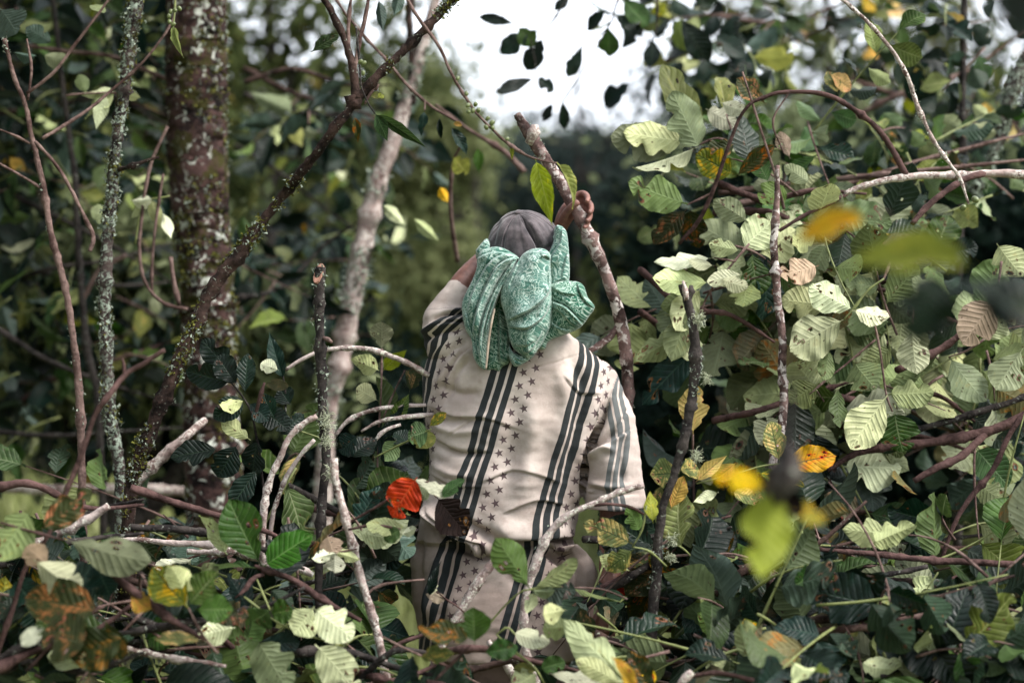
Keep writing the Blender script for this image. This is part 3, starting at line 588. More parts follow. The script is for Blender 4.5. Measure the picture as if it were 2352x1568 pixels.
def berry(root, px, py, d, r):
    import bmesh
    bm = bmesh.new(); bmesh.ops.create_icosphere(bm, subdivisions=3, radius=r * d * K)
    ax = Euler((random.uniform(-1, 1), random.uniform(-1, 1), 0)).to_matrix()
    for v in bm.verts:
        n = v.co.normalized(); v.co = ax @ Vector((v.co.x * .84, v.co.y * .84, v.co.z * 1.14))
        if n.z > .93: v.co += ax @ Vector((0, 0, -.25 * r * d * K * (n.z - .93) / .07))
    me = bpy.data.meshes.new("berry"); bm.to_mesh(me); bm.free(); me.polygons.foreach_set('use_smooth', [True] * len(me.polygons))
    return link("berry", me, BERRY, root, P(px, py, d) - root.location)
berry(b_, 2240, 458, 3.84, 9); berry(b_, 2212, 477, 3.84, 8)
b_ = branch("berry_twig", "long thin twig with clusters of green berries sloping down above the man's cap", "twig", [(920, -30, 3.62, 4), (950, 25, 3.62, 4), (985, 75, 3.62, 4), (1012, 115, 3.62, 3.8), (1035, 165, 3.62, 3.6), (1060, 210, 3.62, 3.4), (1090, 255, 3.62, 3.2), (1122, 290, 3.62, 3), (1160, 325, 3.62, 2.6), (1200, 352, 3.62, 2.3), (1240, 368, 3.62, 2), (1280, 375, 3.62, 2)], 'twig', 8, .08, 12, seed=23)
for bx, by, r_ in [(1075, 242, 6.5), (1092, 240, 6.5), (1086, 254, 6.5), (1076, 257, 6), (1099, 254, 6.5), (1120, 272, 6), (1130, 282, 7), (1117, 293, 6.5), (1131, 293, 6), (1051, 180, 6), (1071, 215, 6), (1165, 319, 5.5)]: berry(b_, bx, by, 3.6, r_)
put_leaf(b_, P(1230, 366, 3.6), P(1272, 518, 3.56), 52 * 3.6 * K, 'lime', 'long', (-.15, -1, .15), False, True)
put_leaf(b_, P(1280, 374, 3.6), P(1343, 474, 3.55), 34 * 3.6 * K, 'lime', 'long', (.5, -1, .35), False, True)
put_leaf(b_, P(1172, 335, 3.62), P(1182, 370, 3.6), 8 * 3.6 * K, 'lime', 'long', (.2, -1, .3), False, False)
b_ = branch("berry_shoot", "thin shoot with two green berries and long narrow leaves hanging from the mossy branch", "twig", [(818, 60, 3.85, 2.5), (822, 110, 3.85, 2.3), (826, 160, 3.85, 2.2), (830, 200, 3.85, 2), (848, 240, 3.85, 2), (862, 262, 3.85, 1.8)], 'dark', 6, .05, 2, seed=24)
for bx, by in [(828, 142), (836, 145), (834, 168)]: berry(b_, bx, by, 3.83, 6)
hero(b_, [(862, 262, 985, 338, 24, 'green', 'long', 3.85, False), (862, 262, 895, 325, 30, 'green', 'long', 3.85, False), (815, 268, 825, 330, 20, 'rust', 'long', 3.85, False), (868, 225, 885, 215, 16, 'lime', 'long', 3.9, False), (850, 222, 884, 214, 16, 'lime', 'long', 3.9, False)])
branch("drooping_twig", "long thin twig crossing behind the berry twig from the top", "twig", [(760, -20, 4.4, 3), (800, 40, 4.4, 3), (870, 120, 4.4, 3.2), (940, 200, 4.4, 3.2), (1000, 250, 4.4, 3), (1060, 285, 4.4, 2.5)], 'twig', 8, .08, 6, seed=25, forks=[[(1000, 240, 4.9, 3), (1080, 300, 4.9, 4), (1160, 350, 4.9, 6), (1205, 395, 4.9, 7)]])
branch("thick_dark_branch", "thick dark forked branch rising to the right edge below the pale leaves", "branch", [(1900, 1080, 4.1, 5), (1960, 1045, 4.1, 7), (2030, 1028, 4.1, 8), (2110, 1018, 4.1, 9), (2180, 1010, 4.1, 10), (2250, 995, 4.1, 11), (2310, 975, 4.1, 11), (2400, 935, 4.1, 12)], 'redtwig', 11, .06, 7, seed=26,
       forks=[('redtwig', [(2100, 1105, 4.05, 7), (2150, 1075, 4.05, 8), (2210, 1045, 4.07, 8), (2270, 990, 4.1, 9)]), ('dark', [(2050, 1010, 4.12, 6), (2130, 980, 4.12, 7), (2220, 955, 4.12, 8), (2400, 895, 4.12, 9)])])
branch("bare_branch", "bare brown branch slanting steeply in the lower right corner of the thicket", "branch", [(2160, 1290, 4.0, 5), (2190, 1210, 4.0, 5), (2230, 1140, 4.0, 6), (2280, 1080, 4.0, 6), (2330, 980, 4.0, 6), (2400, 900, 4.0, 6)], 'redtwig', 9, .05, 5, seed=27)
branch("fallen_branch", "long brown branch lying level across the heap at the right", "branch", [(1880, 1260, 3.7, 5), (1960, 1268, 3.7, 6), (2040, 1275, 3.7, 7), (2130, 1284, 3.7, 7), (2220, 1290, 3.7, 8), (2420, 1300, 3.7, 9)], 'redtwig', 10, .06, 6, seed=28, forks=[('dark', [(1990, 1325, 3.65, 5), (2060, 1315, 3.66, 5), (2130, 1300, 3.68, 6)])])
branch("white_stick", "knobbly white stick slanting up across the man's shirt from the heap", "stick", [(1480, 1116, 3.62, 6), (1430, 1128, 3.62, 7), (1385, 1146, 3.62, 7), (1330, 1170, 3.62, 7.5), (1280, 1202, 3.62, 8), (1248, 1250, 3.62, 8.5), (1225, 1310, 3.62, 9), (1208, 1370, 3.62, 9), (1202, 1440, 3.62, 9), (1215, 1520, 3.62, 9), (1245, 1600, 3.62, 9)], 'pale', 12, .09, 10, seed=29, lichen=60, fsize=.004, jitter=.0018,
       forks=[('redtwig', [(1350, 1162, 3.62, 4), (1400, 1158, 3.6, 3.5), (1450, 1165, 3.6, 3), (1485, 1185, 3.6, 2.5)])])
branch("short_white_stick", "short thick pale stick leaning on the lower part of the man's shirt", "stick", [(1138, 1285, 3.68, 8), (1110, 1325, 3.68, 9), (1082, 1368, 3.68, 9), (1052, 1410, 3.68, 9), (1030, 1450, 3.68, 9), (990, 1540, 3.68, 9)], 'pale', 12, .1, 5, seed=30, jitter=.002, lichen=50, fsize=.004)
branch("lying_white_stick", "pale stick poking down out of the leaves in front of the man's legs", "stick", [(1122, 1470, 3.6, 6), (1138, 1498, 3.6, 7), (1165, 1528, 3.6, 7), (1200, 1590, 3.6, 8)], 'pale', 10, .1, 3, seed=31)
branch("white_log", "whitish branch lying in the leaves near the bottom left", "branch", [(250, 1500, 3.3, 5), (280, 1488, 3.3, 7), (330, 1500, 3.3, 7), (390, 1512, 3.3, 7), (450, 1518, 3.3, 6), (520, 1530, 3.3, 4)], 'pale', 11, .14, 6, seed=32, jitter=.003)
branch("white_log", "pale branch slanting up behind the large leaves at the lower left", "branch", [(30, 1275, 3.6, 8), (90, 1245, 3.6, 9), (150, 1218, 3.6, 9), (205, 1190, 3.6, 9), (250, 1160, 3.6, 9)], 'pale', 11, .1, 5, seed=33, jitter=.002)
branch("white_log", "horizontal pale branch lying across the heap behind the yellow and green leaves", "branch", [(270, 1238, 3.9, 5), (330, 1240, 3.9, 6), (400, 1247, 3.9, 7), (490, 1252, 3.9, 8), (560, 1270, 3.9, 9), (700, 1310, 3.9, 9)], 'pale', 10, .1, 6, seed=34, forks=[[(540, 1265, 3.88, 7), (480, 1268, 3.88, 7), (430, 1266, 3.88, 6)], [(600, 1300, 3.88, 9), (680, 1305, 3.85, 8), (720, 1320, 3.85, 6)]])
branch("distant_log", "blurred pale log lying in the background at the far left", "log", [(-60, 1118, 5.4, 12), (40, 1120, 5.4, 13), (130, 1126, 5.4, 13), (260, 1122, 5.4, 12), (420, 1128, 5.4, 12), (560, 1130, 5.4, 10)], 'pale', 12, .08, 3, seed=35)
branch("leaning_branch", "smooth reddish branch leaning from the heap up to the mossy trunk", "branch", [(300, 1115, 4.2, 12), (340, 1082, 4.2, 12), (385, 1040, 4.2, 11), (430, 1000, 4.2, 10), (470, 965, 4.25, 9)], 'pinky', 11, .05, 3, seed=36)
branch("red_twig", "blurred reddish twig slanting up from the bottom left corner", "twig", [(-20, 1560, 3.05, 6), (0, 1480, 3.05, 6), (30, 1400, 3.05, 6), (60, 1300, 3.05, 5), (110, 1230, 3.05, 5), (150, 1130, 3.05, 6), (185, 1050, 3.05, 6), (215, 960, 3.05, 6), (245, 915, 3.05, 7), (290, 860, 3.1, 6), (335, 832, 3.1, 6), (378, 803, 3.1, 5)], 'redtwig', 9, .05, 4, seed=37, forks=[[(285, 862, 3.1, 4), (284, 840, 3.1, 3), (280, 822, 3.1, 2)]])
branch("red_stick", "reddish brown stick lying diagonally over the large leaves at the lower left", "stick", [(185, 1268, 2.95, 8), (240, 1305, 2.95, 8), (310, 1360, 2.95, 8), (370, 1405, 2.95, 8), (420, 1440, 2.95, 7), (470, 1472, 2.95, 4)], 'redtwig', 10, .05, 4, seed=38)
branch("red_stick", "dark red stem carrying the bright green leaves at the lower left", "stick", [(585, 1300, 3.4, 5), (620, 1312, 3.4, 6), (670, 1330, 3.4, 7), (720, 1362, 3.4, 7), (770, 1392, 3.4, 6), (830, 1425, 3.4, 5)], 'redtwig', 9, .08, 6, seed=39, forks=[[(606, 1318, 3.4, 4), (580, 1328, 3.38, 5), (560, 1355, 3.36, 4), (540, 1372, 3.35, 2)]])
branch("blunt_white_stick", "blurred blunt white stick end poking into the frame at the bottom", "stick", [(1590, 1542, 3.1, 9), (1570, 1560, 3.1, 9), (1545, 1600, 3.1, 9)], 'pale', 10, .05, 1, seed=40, forks=[('redtwig', [(1590, 1552, 3.1, 5), (1650, 1545, 3.1, 5), (1720, 1560, 3.1, 5), (1780, 1590, 3.1, 5)])])
branch("dark_sapling", "dark upright stem blurred against the foliage near the right edge", "sapling", [(2215, -30, 5.0, 7), (2213, 100, 5.0, 8), (2210, 240, 5.0, 8), (2212, 390, 5.0, 9), (2205, 520, 5.0, 9), (2200, 800, 5.0, 9), (2200, 1300, 5.0, 10)], 'dark', 9, .08, 5, seed=41)
branch("rotten_branch", "dark rotting branch with pale patches slanting at the far right", "branch", [(2360, 120, 4.9, 14), (2330, 190, 4.9, 14), (2310, 260, 4.9, 12), (2290, 330, 4.9, 11), (2265, 400, 4.9, 10), (2230, 450, 4.9, 10)], 'lichen', 12, .2, 7, seed=42, lichen=500, fsize=.01)
branch("bg_sapling", "slender blurred sapling stem behind the lichen sapling", "sapling", [(120, -20, 5.2, 6), (150, 250, 5.2, 6), (170, 400, 5.2, 7), (182, 600, 5.2, 8), (200, 800, 5.2, 9), (225, 930, 5.2, 9), (240, 1300, 5.2, 9)], 'dark', 8, .08, 3, seed=43, forks=[('twig', [(60, 105, 5.1, 4), (150, 118, 5.1, 5), (260, 130, 5.1, 5), (330, 160, 5.1, 5), (390, 185, 5.1, 5)]), ('twig', [(190, 690, 5.2, 6), (230, 620, 5.2, 6), (290, 585, 5.2, 6)])])
branch("curved_twigs", "thin twigs curving down beside the mossy trunk", "twig", [(385, 290, 4.5, 4), (345, 380, 4.5, 4), (325, 500, 4.5, 4), (320, 580, 4.5, 4), (335, 650, 4.5, 4), (375, 695, 4.5, 4), (430, 710, 4.5, 4)], 'twig', 7, .06, 4, seed=44, forks=[[(375, 400, 4.5, 3), (360, 500, 4.5, 3.5), (350, 600, 4.5, 3.5), (350, 680, 4.5, 3)], [(392, 590, 4.5, 5), (400, 650, 4.5, 5), (412, 700, 4.5, 4)]])
bpy.data.objects['bg_sapling'].name = 'blurred_sapling'
# ------------------------------------------------------------------ the person
def rings(rows, seg=64):
    """closed loft; rows of (centre xyz, half-width a, half-depth b, axis up)"""
    V, F = [], []
    for (c, a, b) in rows:
        th = np.linspace(0, 2 * math.pi, seg, endpoint=False); e = .86
        cx, sy = np.cos(th), np.sin(th)
        V.append(np.stack([c[0] + a * np.sign(cx) * np.abs(cx) ** e, c[1] + b * np.sign(sy) * np.abs(sy) ** e, np.full(seg, c[2])], -1))
    n = len(rows)
    for i in range(n - 1):
        for s in range(seg):
            q = i * seg + s; r = i * seg + (s + 1) % seg; F.append((q, r, r + seg, q + seg))
    F.append(tuple(range(seg))[::-1]); F.append(tuple((n - 1) * seg + s for s in range(seg)))
    return np.vstack(V), F
def voxel(V, F, size, smooth=4, dec=None):
    me = mesh("tmp", V, F); o = bpy.data.objects.new("tmp", me); COL.objects.link(o)
    m = o.modifiers.new("r", 'REMESH'); m.mode = 'VOXEL'; m.voxel_size = size
    if smooth: m2 = o.modifiers.new("s", 'SMOOTH'); m2.iterations = smooth; m2.factor = .6
    if dec: m3 = o.modifiers.new("d", 'DECIMATE'); m3.ratio = dec
    dg = bpy.context.evaluated_depsgraph_get(); out = bpy.data.meshes.new_from_object(o.evaluated_get(dg))
    bpy.data.objects.remove(o); bpy.data.meshes.remove(me)
    out.polygons.foreach_set('use_smooth', [True] * len(out.polygons))
    return out
def tb(pts, sides=20, n=None):
    pw, rw = pathw(pts); return tube_geo(pw, rw, sides, 0, 1, 0, 0, n=n or 24)
def ball(c, r, n=20):
    rows = []
    for i in range(1, n):
        a = math.pi * i / n; rows.append(((c[0], c[1], c[2] + r[2] * math.cos(a)), r[0] * math.sin(a), r[1] * math.sin(a)))
    return rings(rows, 32)
def getv(me):
    a = np.empty(len(me.vertices) * 3); me.vertices.foreach_get('co', a); return a.reshape(-1, 3)
def getn(me):
    a = np.empty(len(me.vertices) * 3); me.vertices.foreach_get('normal', a); return a.reshape(-1, 3)
def topx(V): return V[:, 0] / (V[:, 1] * K) + 1176, 784 - (V[:, 2] - CZ) / (V[:, 1] * K)
def foldfield(X, Y, folds):
    """height added to a cloth by its folds; X,Y measured across the back in millimetre-like units"""
    H = np.zeros(len(X)); Pt = np.stack([X, Y], -1)
    for fo in folds:
        pl, wd, amp = fo[:3]; sgn = np.zeros(len(X))
        q = catmull([(a, b, 0) for a, b in pl], 26)[:, :2]; best = np.full(len(X), 1e9); tt = np.zeros(len(X))
        for i in range(len(q) - 1):
            a, b = q[i], q[i + 1]; ab = b - a; t = np.clip(((Pt - a) @ ab) / (ab @ ab + 1e-9), 0, 1)
            d = np.linalg.norm(Pt - a - t[:, None] * ab, axis=1); m = d < best; best = np.where(m, d, best); tt = np.where(m, (i + t) / 25, tt)
            if len(fo) > 3: sgn = np.where(m, np.sign((Pt[:, 0] - a[0]) * ab[1] - (Pt[:, 1] - a[1]) * ab[0]) * fo[3], sgn)
        if len(fo) > 3:      # one layer lapping over the next: a sharp step on one side, a soft slope on the other
            u = best * sgn; H += amp * (1 / (1 + np.exp(-np.clip(u / 1.1, -30, 30)))) * np.exp(-np.clip(u, 0, None) / wd) * np.clip(np.sin(math.pi * np.clip(tt, .02, .98)) * 2.2, 0, 1)
            H -= amp * .35 * np.exp(-((u + 2.5) / 2.5) ** 2) * np.clip(np.sin(math.pi * np.clip(tt, .02, .98)) * 2., 0, 1)
            continue
        H += amp * np.exp(-(best / wd) ** 2) * np.clip(np.sin(math.pi * np.clip(tt, .02, .98)) * 1.6, 0, 1)
    return H

man = empty("person", P(1180, 784, 4.05) - Vector((0, 0, CZ)), "person seen from behind in beige star-striped shirt with green headscarf over a grey cap", "person")
# one continuous body
bp = []
bp.append(ball(P(1203, 592, 4.05), (.075, .088, .105)))
bp.append(tb([(1200, 660, 4.06, 50), (1192, 720, 4.07, 52), (1185, 790, 4.08, 60)]))
bp.append(rings([(tuple(P(1190, y, 4.09)), a, b) for y, a, b in [(790, .06, .05), (815, .11, .06), (860, .15, .08), (950, .155, .095), (1100, .155, .095), (1220, .125, .08), (1300, .14, .09), (1400, .145, .095), (1460, .14, .09)]], 40))
bp.append(tb([(1090, 810, 4.08, 46), (1050, 770, 4.06, 42), (1035, 715, 4.05, 36), (1062, 655, 4.06, 30), (1100, 612, 4.10, 27), (1135, 585, 4.15, 26), (1170, 570, 4.21, 25), (1215, 560, 4.25, 24), (1255, 548, 4.21, 20), (1280, 532, 4.16, 17), (1290, 515, 4.13, 17)], n=60))
bp.append(tb([(1288, 520, 4.13, 17), (1296, 500, 4.11, 19), (1306, 480, 4.115, 18), (1314, 466, 4.12, 12)]))
bp.append(tb([(1300, 505, 4.11, 14), (1312, 485, 4.12, 14), (1322, 474, 4.12, 10)]))
bp.append(tb([(1290, 508, 4.10, 10), (1298, 492, 4.075, 9.5), (1310, 478, 4.045, 9), (1322, 468, 4.032, 8.5), (1330, 463, 4.032, 6.5)], 14))     # thumb
for fp in ([(1308, 462, 4.12, 8), (1330, 446, 4.118, 8), (1344, 446, 4.10, 7.5), (1350, 456, 4.07, 7), (1347, 464, 4.052, 5)],
           [(1314, 472, 4.125, 8), (1338, 460, 4.122, 8.5), (1354, 468, 4.10, 8), (1358, 482, 4.07, 7), (1354, 489, 4.05, 5)],
           [(1316, 484, 4.125, 8), (1340, 478, 4.12, 8), (1354, 490, 4.095, 7.5), (1353, 503, 4.065, 6.5), (1347, 508, 4.05, 5)],
           [(1314, 496, 4.12, 7), (1336, 496, 4.115, 7), (1349, 508, 4.09, 6.5), (1346, 519, 4.065, 6), (1340, 522, 4.052, 4.5)]): bp.append(tb(fp, 14))
bp.append(tb([(1290, 850, 4.09, 34), (1355, 885, 4.08, 30), (1392, 960, 4.06, 32), (1405, 1080, 4.05, 31), (1408, 1170, 4.06, 31), (1405, 1260, 4.02, 29), (1398, 1350, 3.97, 23), (1394, 1392, 3.95, 20)], n=60))
bp.append(tb([(1394, 1385, 3.95, 19), (1392, 1420, 3.94, 25), (1390, 1455, 3.93, 22)]))
for k, (dx, ln) in enumerate([(-16, 56), (-5, 66), (6, 63), (16, 50)]): bp.append(tb([(1390 + dx, 1445, 3.93, 8), (1389 + dx, 1445 + ln * .5, 3.92, 8), (1390 + dx * .8, 1445 + ln, 3.94, 6)], 12))
bp.append(tb([(1378, 1405, 3.93, 9), (1362, 1432, 3.92, 9), (1360, 1460, 3.92, 7)], 12))
for sx in (-1, 1):
    hx = man.location.x + sx * .085
    V, F = tube_geo([(hx, 4.09, .74), (hx + sx * .01, 4.08, .45), (hx + sx * .015, 4.09, .12), (hx + sx * .015, 4.09, .05)], [.085, .058, .042, .04], 20, n=30); bp.append((V, F))
    V, F = tube_geo([(hx + sx * .015, 4.05, .045), (hx + sx * .02, 4.16, .04), (hx + sx * .025, 4.26, .03)], [.038, .04, .028], 16, n=16); bp.append((V, F))
    bp.append(ball(P(1203 + sx * 76, 600, 4.04), (.012, .018, .028)))          # ears
hc = P(1203, 592, 4.05)
bp.append(ball((hc.x, hc.y + .092, hc.z - .015), (.013, .02, .022)))           # nose
bp.append(ball((hc.x, hc.y + .078, hc.z - .052), (.024, .012, .010)))          # lips
for sx in (-1, 1): bp.append(ball((hc.x + sx * .03, hc.y + .08, hc.z + .012), (.014, .012, .010)))
V, F = merge(bp); bm_ = voxel(V, F, .0032, 3)
sv = getv(bm_) - np.array(man.location); bm_.vertices.foreach_set('co', sv.ravel()); bm_.update()
s = NT("brown_skin"); tc = s.n("ShaderNodeTexCoord").outputs['Object']; n1 = s.noise(tc, 60, 4); n2 = s.noise(tc, 350, 3)
SKIN = s.bsdf(s.mix(s.ramp(n1, .3, .7), (.14, .062, .048), (.23, .108, .083)), s.ramp(n2, .3, .7, .4, .6), s.M('ADD', n1, n2), .35, .002, .45)
link("body", bm_, SKIN, man)
# shirt: torso, raised left sleeve and hanging right sleeve grown into one cloth
TR = [(732, 1135, 1240, .06), (752, 1085, 1280, .09), (772, 1040, 1312, .105), (795, 1008, 1346, .115), (820, 985, 1374, .12), (850, 974, 1394, .125), (900, 969, 1402, .13), (950, 973, 1396, .13), (1000, 981, 1380, .13), (1050, 984, 1360, .128), (1100, 982, 1344, .126), (1150, 975, 1336, .125), (1195, 966, 1326, .122), (1230, 958, 1316, .115), (1262, 950, 1328, .122), (1300, 944, 1342, .13), (1350, 945, 1350, .135), (1400, 950, 1356, .138), (1450, 957, 1360, .138), (1500, 963, 1364, .136)]
q = catmull([(a, b, c_, d_ * 1000) for a, b, c_, d_ in TR], 120)
rows = [(tuple(P((r[1] + r[2]) / 2, r[0], 4.065 + (.02 if r[0] > 1240 else .0))), (r[2] - r[1]) / 2 * 4.06 * K, r[3] / 1000.) for r in q]
parts = [rings(rows, 90)]
rs_ = [(1330, 850, 4.06, 40), (1366, 872, 4.06, 46), (1394, 925, 4.04, 50), (1402, 985, 4.03, 56), (1407, 1040, 4.02, 65), (1410, 1095, 4.02, 70), (1412, 1150, 4.02, 70), (1413, 1166, 4.02, 69)]
parts.append(tb(rs_, 40, 40))
parts.append(tb([(1080, 800, 4.06, 66), (1045, 785, 4.04, 70), (1028, 750, 4.03, 58), (1030, 712, 4.04, 46), (1048, 684, 4.05, 39), (1062, 664, 4.06, 35)], 40, 36))
V, F = merge(parts); sh = voxel(V, F, .0034, 3)
V = getv(sh); N = getn(sh); X, Y = topx(V)
FO = [([(1212, 846), (1270, 834), (1345, 806)], 2.2, -.0025), ([(1447, 930), (1420, 975), (1395, 1000)], 2.2, -.004), ([(1030, 1000), (1100, 960), (1200, 990)], 10, .006, 1), ([(1100, 1110), (1190, 1080), (1290, 1110)], 12, .007, 1), ([(1150, 1180), (1230, 1150), (1300, 1160)], 9, .008, 1), ([(1290, 860), (1330, 900), (1380, 905)], 9, .006, 1), ([(1392, 915), (1372, 965), (1346, 1030), (1334, 1110), (1330, 1165)], 10, .016, -1), ([(975, 770), (1010, 742), (1075, 735)], 8, .011, 1), ([(985, 742), (1020, 718), (1080, 712)], 7, .009, 1), ([(1082, 800), (1050, 830), (1015, 900)], 12, .010, 1), ([(985, 1160), (1010, 1198), (1060, 1234), (1120, 1258), (1170, 1268)], 14, .016, -1), ([(1140, 1250), (1230, 1243), (1325, 1232)], 26, .018, 1), ([(1250, 1246), (1302, 1276), (1324, 1330), (1334, 1410)], 12, .014, 1), ([(990, 935), (1050, 958), (1120, 955)], 16, .006, 1), ([(988, 1000), (1050, 1035), (1130, 1038)], 16, .006, 1), ([(985, 1085), (1040, 1115), (1110, 1120)], 16, .006, 1), ([(1338, 1128), (1400, 1134), (1474, 1130)], 10, .006, 1), ([(1446, 990), (1400, 1015), (1352, 1048)], 9, .010, 1), ([(985, 1150), (1005, 1185), (1055, 1222), (1110, 1248), (1165, 1262)], 12, .024), ([(1020, 1165), (1080, 1205), (1135, 1235)], 9, -.016), ([(965, 1180), (1030, 1240), (1100, 1272), (1170, 1285)], 11, -.018),
      ([(1140, 1252), (1230, 1244), (1320, 1238)], 10, -.030), ([(1120, 1205), (1200, 1222), (1310, 1215)], 22, .016), ([(1255, 1240), (1312, 1268), (1335, 1320), (1345, 1400)], 9, .022), ([(1240, 1262), (1292, 1296), (1308, 1370)], 9, -.018),
      ([(1300, 1245), (1340, 1290), (1352, 1360)], 6, -.012), ([(1232, 900), (1215, 1040), (1200, 1170)], 26, .011), ([(1170, 880), (1180, 1010), (1150, 1130)], 24, -.009), ([(985, 945), (1035, 968), (1095, 962)], 9, -.008), ([(985, 968), (1045, 992), (1110, 985)], 9, .006),
      ([(990, 1010), (1050, 1040), (1120, 1040)], 10, -.008), ([(985, 1060), (1040, 1088), (1100, 1092)], 9, .007), ([(1000, 880), (1060, 905), (1110, 900)], 11, -.007), ([(1404, 905), (1380, 965), (1348, 1030), (1336, 1110), (1334, 1165)], 7, -.026), ([(1300, 790), (1340, 900), (1318, 1010), (1290, 1120)], 14, -.010),
      ([(1275, 830), (1300, 940), (1270, 1060)], 15, .007), ([(970, 770), (1005, 748), (1060, 742)], 6, .010), ([(972, 785), (1010, 765), (1065, 758)], 5, -.009), ([(985, 740), (1015, 722), (1070, 715)], 5, -.008), ([(1060, 800), (1030, 840), (1000, 900)], 8, .009), ([(1080, 820), (1050, 860), (1020, 930)], 7, -.008),
      ([(1420, 985), (1385, 1010), (1350, 1035)], 7, -.012), ([(1350, 1060), (1385, 1030), (1412, 1035)], 7, .012), ([(1440, 1000), (1425, 1060), (1435, 1120)], 9, -.008), ([(1345, 1118), (1400, 1132), (1472, 1128)], 6, -.008), ([(1345, 1105), (1400, 1117), (1470, 1112)], 6, .006),
      ([(1020, 1260), (990, 1340), (975, 1430)], 10, .012), ([(1050, 1280), (1020, 1360), (1010, 1450)], 10, -.010), ([(970, 1230), (962, 1320), (970, 1420)], 8, -.010), ([(1150, 1300), (1200, 1360), (1210, 1450)], 14, -.008), ([(1250, 1330), (1270, 1400), (1280, 1480)], 9, .010), ([(1290, 1340), (1310, 1420), (1320, 1480)], 7, -.010)]
H = 1.35 * foldfield(X, Y, FO) * np.clip(-N[:, 1] * 1.6 + .35, 0, 1)
H += np.array([.008 * mnoise.noise(Vector((a * .009, b * .014, 1.))) + .0022 * mnoise.noise(Vector((a * .035, b * .06, 2.))) for a, b in zip(X, Y)])
V2 = V + N * H[:, None]
cxr = np.interp(Y, q[:, 0], (q[:, 1] + q[:, 2]) / 2); hwr = np.interp(Y, q[:, 0], (q[:, 2] - q[:, 1]) / 2)
sn = np.clip((X - cxr) / hwr, -.995, .995); th = np.arcsin(sn)
ps = X + hwr * (.30 * th - .30 * sn) + .3 * (Y - 1000) + np.where(N[:, 1] > .1, 63, 0)
bound = np.interp(Y, [820, 850, 905, 965, 1030, 1110, 1200], [1600, 1420, 1404, 1382, 1348, 1335, 1334]); slv = (X > bound) & (Y > 850) & (Y < 1175)
ps = np.where(slv, 1080 + (X - 1396 - 7 * np.sin((Y - 960) / 34.)) * 1.38, ps)
ps = ps - np.clip(765 - Y, 0, 200) * 1.25 * (X < 1110)
lsl = (Y < 712 - (X - 968) * .08)
ps = np.where(lsl, 1080 + 150 + 0 * X, ps)
sh.vertices.foreach_set('co', (V2 - np.array(man.location)).ravel())
for k_, a_ in (('ps', ps), ('pt', Y), ('pk', np.where(slv | lsl, 1., 0.))):
    at = sh.attributes.new(k_, 'FLOAT', 'POINT'); at.data.foreach_set('value', a_.astype(np.float32))
sh.update()
s = NT("printed_shirt_cloth"); at = lambda n_: s.n("ShaderNodeAttribute", attribute_name=n_).outputs['Fac']
PS, PT, PK = at('ps'), at('pt'), at('pk'); tc = s.n("ShaderNodeTexCoord").outputs['Object']
wob = s.noise(tc, 14, 2); PSW = s.M('ADD', PS, s.M('MULTIPLY', s.M('SUBTRACT', wob, .5), 5.))
sm = s.M('MULTIPLY', s.M('FRACT', s.M('DIVIDE', s.M('SUBTRACT', PSW, 1080.), 201.)), 201.)
def band(a, b): return s.M('MULTIPLY', s.ramp(sm, a - .5, a + .5), s.ramp(sm, b + .5, b - .5))
stripe = s.M('ADD', s.M('ADD', band(.6, 17), band(23.5, 40)), band(46.5, 62))
def stars(s0, y0):
    u_ = s.M('SUBTRACT', s.M('FRACT', s.M('ADD', s.M('DIVIDE', s.M('SUBTRACT', PT, y0), 31.), .5)), .5); dy = s.M('MULTIPLY', u_, -31.)
    dx = s.M('ADD', s.M('SUBTRACT', sm, s0), s.M('MULTIPLY', dy, .3))
    rot = .25; dx2 = s.M('ADD', s.M('MULTIPLY', dx, math.cos(rot)), s.M('MULTIPLY', dy, math.sin(rot))); dy2 = s.M('SUBTRACT', s.M('MULTIPLY', dy, math.cos(rot)), s.M('MULTIPLY', dx, math.sin(rot)))
    r_ = s.M('SQRT', s.M('ADD', s.M('MULTIPLY', dx2, dx2), s.M('MULTIPLY', dy2, dy2))); ang = s.M('ARCTAN2', dx2, dy2)
    w_ = 2 * math.pi / 5; a_ = s.M('ABSOLUTE', s.M('MULTIPLY', s.M('SUBTRACT', s.M('FRACT', s.M('ADD', s.M('DIVIDE', ang, w_), .5)), .5), w_))
    e_ = s.M('ADD', s.M('MULTIPLY', s.M('MULTIPLY', r_, s.M('COSINE', a_)), .235), s.M('MULTIPLY', s.M('MULTIPLY', r_, s.M('SINE', a_)), .676))
    return s.ramp(e_, .235 * 12.2, .235 * 10.2)
star = s.M('MULTIPLY', s.M('MAXIMUM', stars(78., 979.), stars(104., 969.)), s.M('SUBTRACT', 1., PK))
n1 = s.noise(tc, 9, 4, .6); n2 = s.noise(tc, 240, 3); n3 = s.noise(tc, 30, 4, .6)
cloth = s.mix(s.ramp(n1, .35, .68), (.37, .305, .27), (.56, .485, .435)); cloth = s.mix(s.ramp(n3, .52, .75, 0, .5), cloth, (.28, .21, .18))
zz = s.n('ShaderNodeSeparateXYZ'); s.put(zz.inputs[0], tc); low_shade = s.M('MULTIPLY', s.ramp(s.M('ADD', zz.outputs[2], s.M('MULTIPLY', n1, .25)), 1.08, .82), .78)  # shade of the lower shirt painted into the cloth, deepening towards the hem
cloth = s.mix(low_shade, cloth, s.mix(n3, (.17, .125, .105), (.30, .235, .205)))
cc_ = s.mix(s.M('MULTIPLY', stripe, .96), cloth, s.mix(PK, s.mix(n3, (.003, .008, .010), (.012, .02, .023)), (.10, .11, .11)))
cc_ = s.mix(s.M('MULTIPLY', star, .9), cc_, (.05, .028, .034))
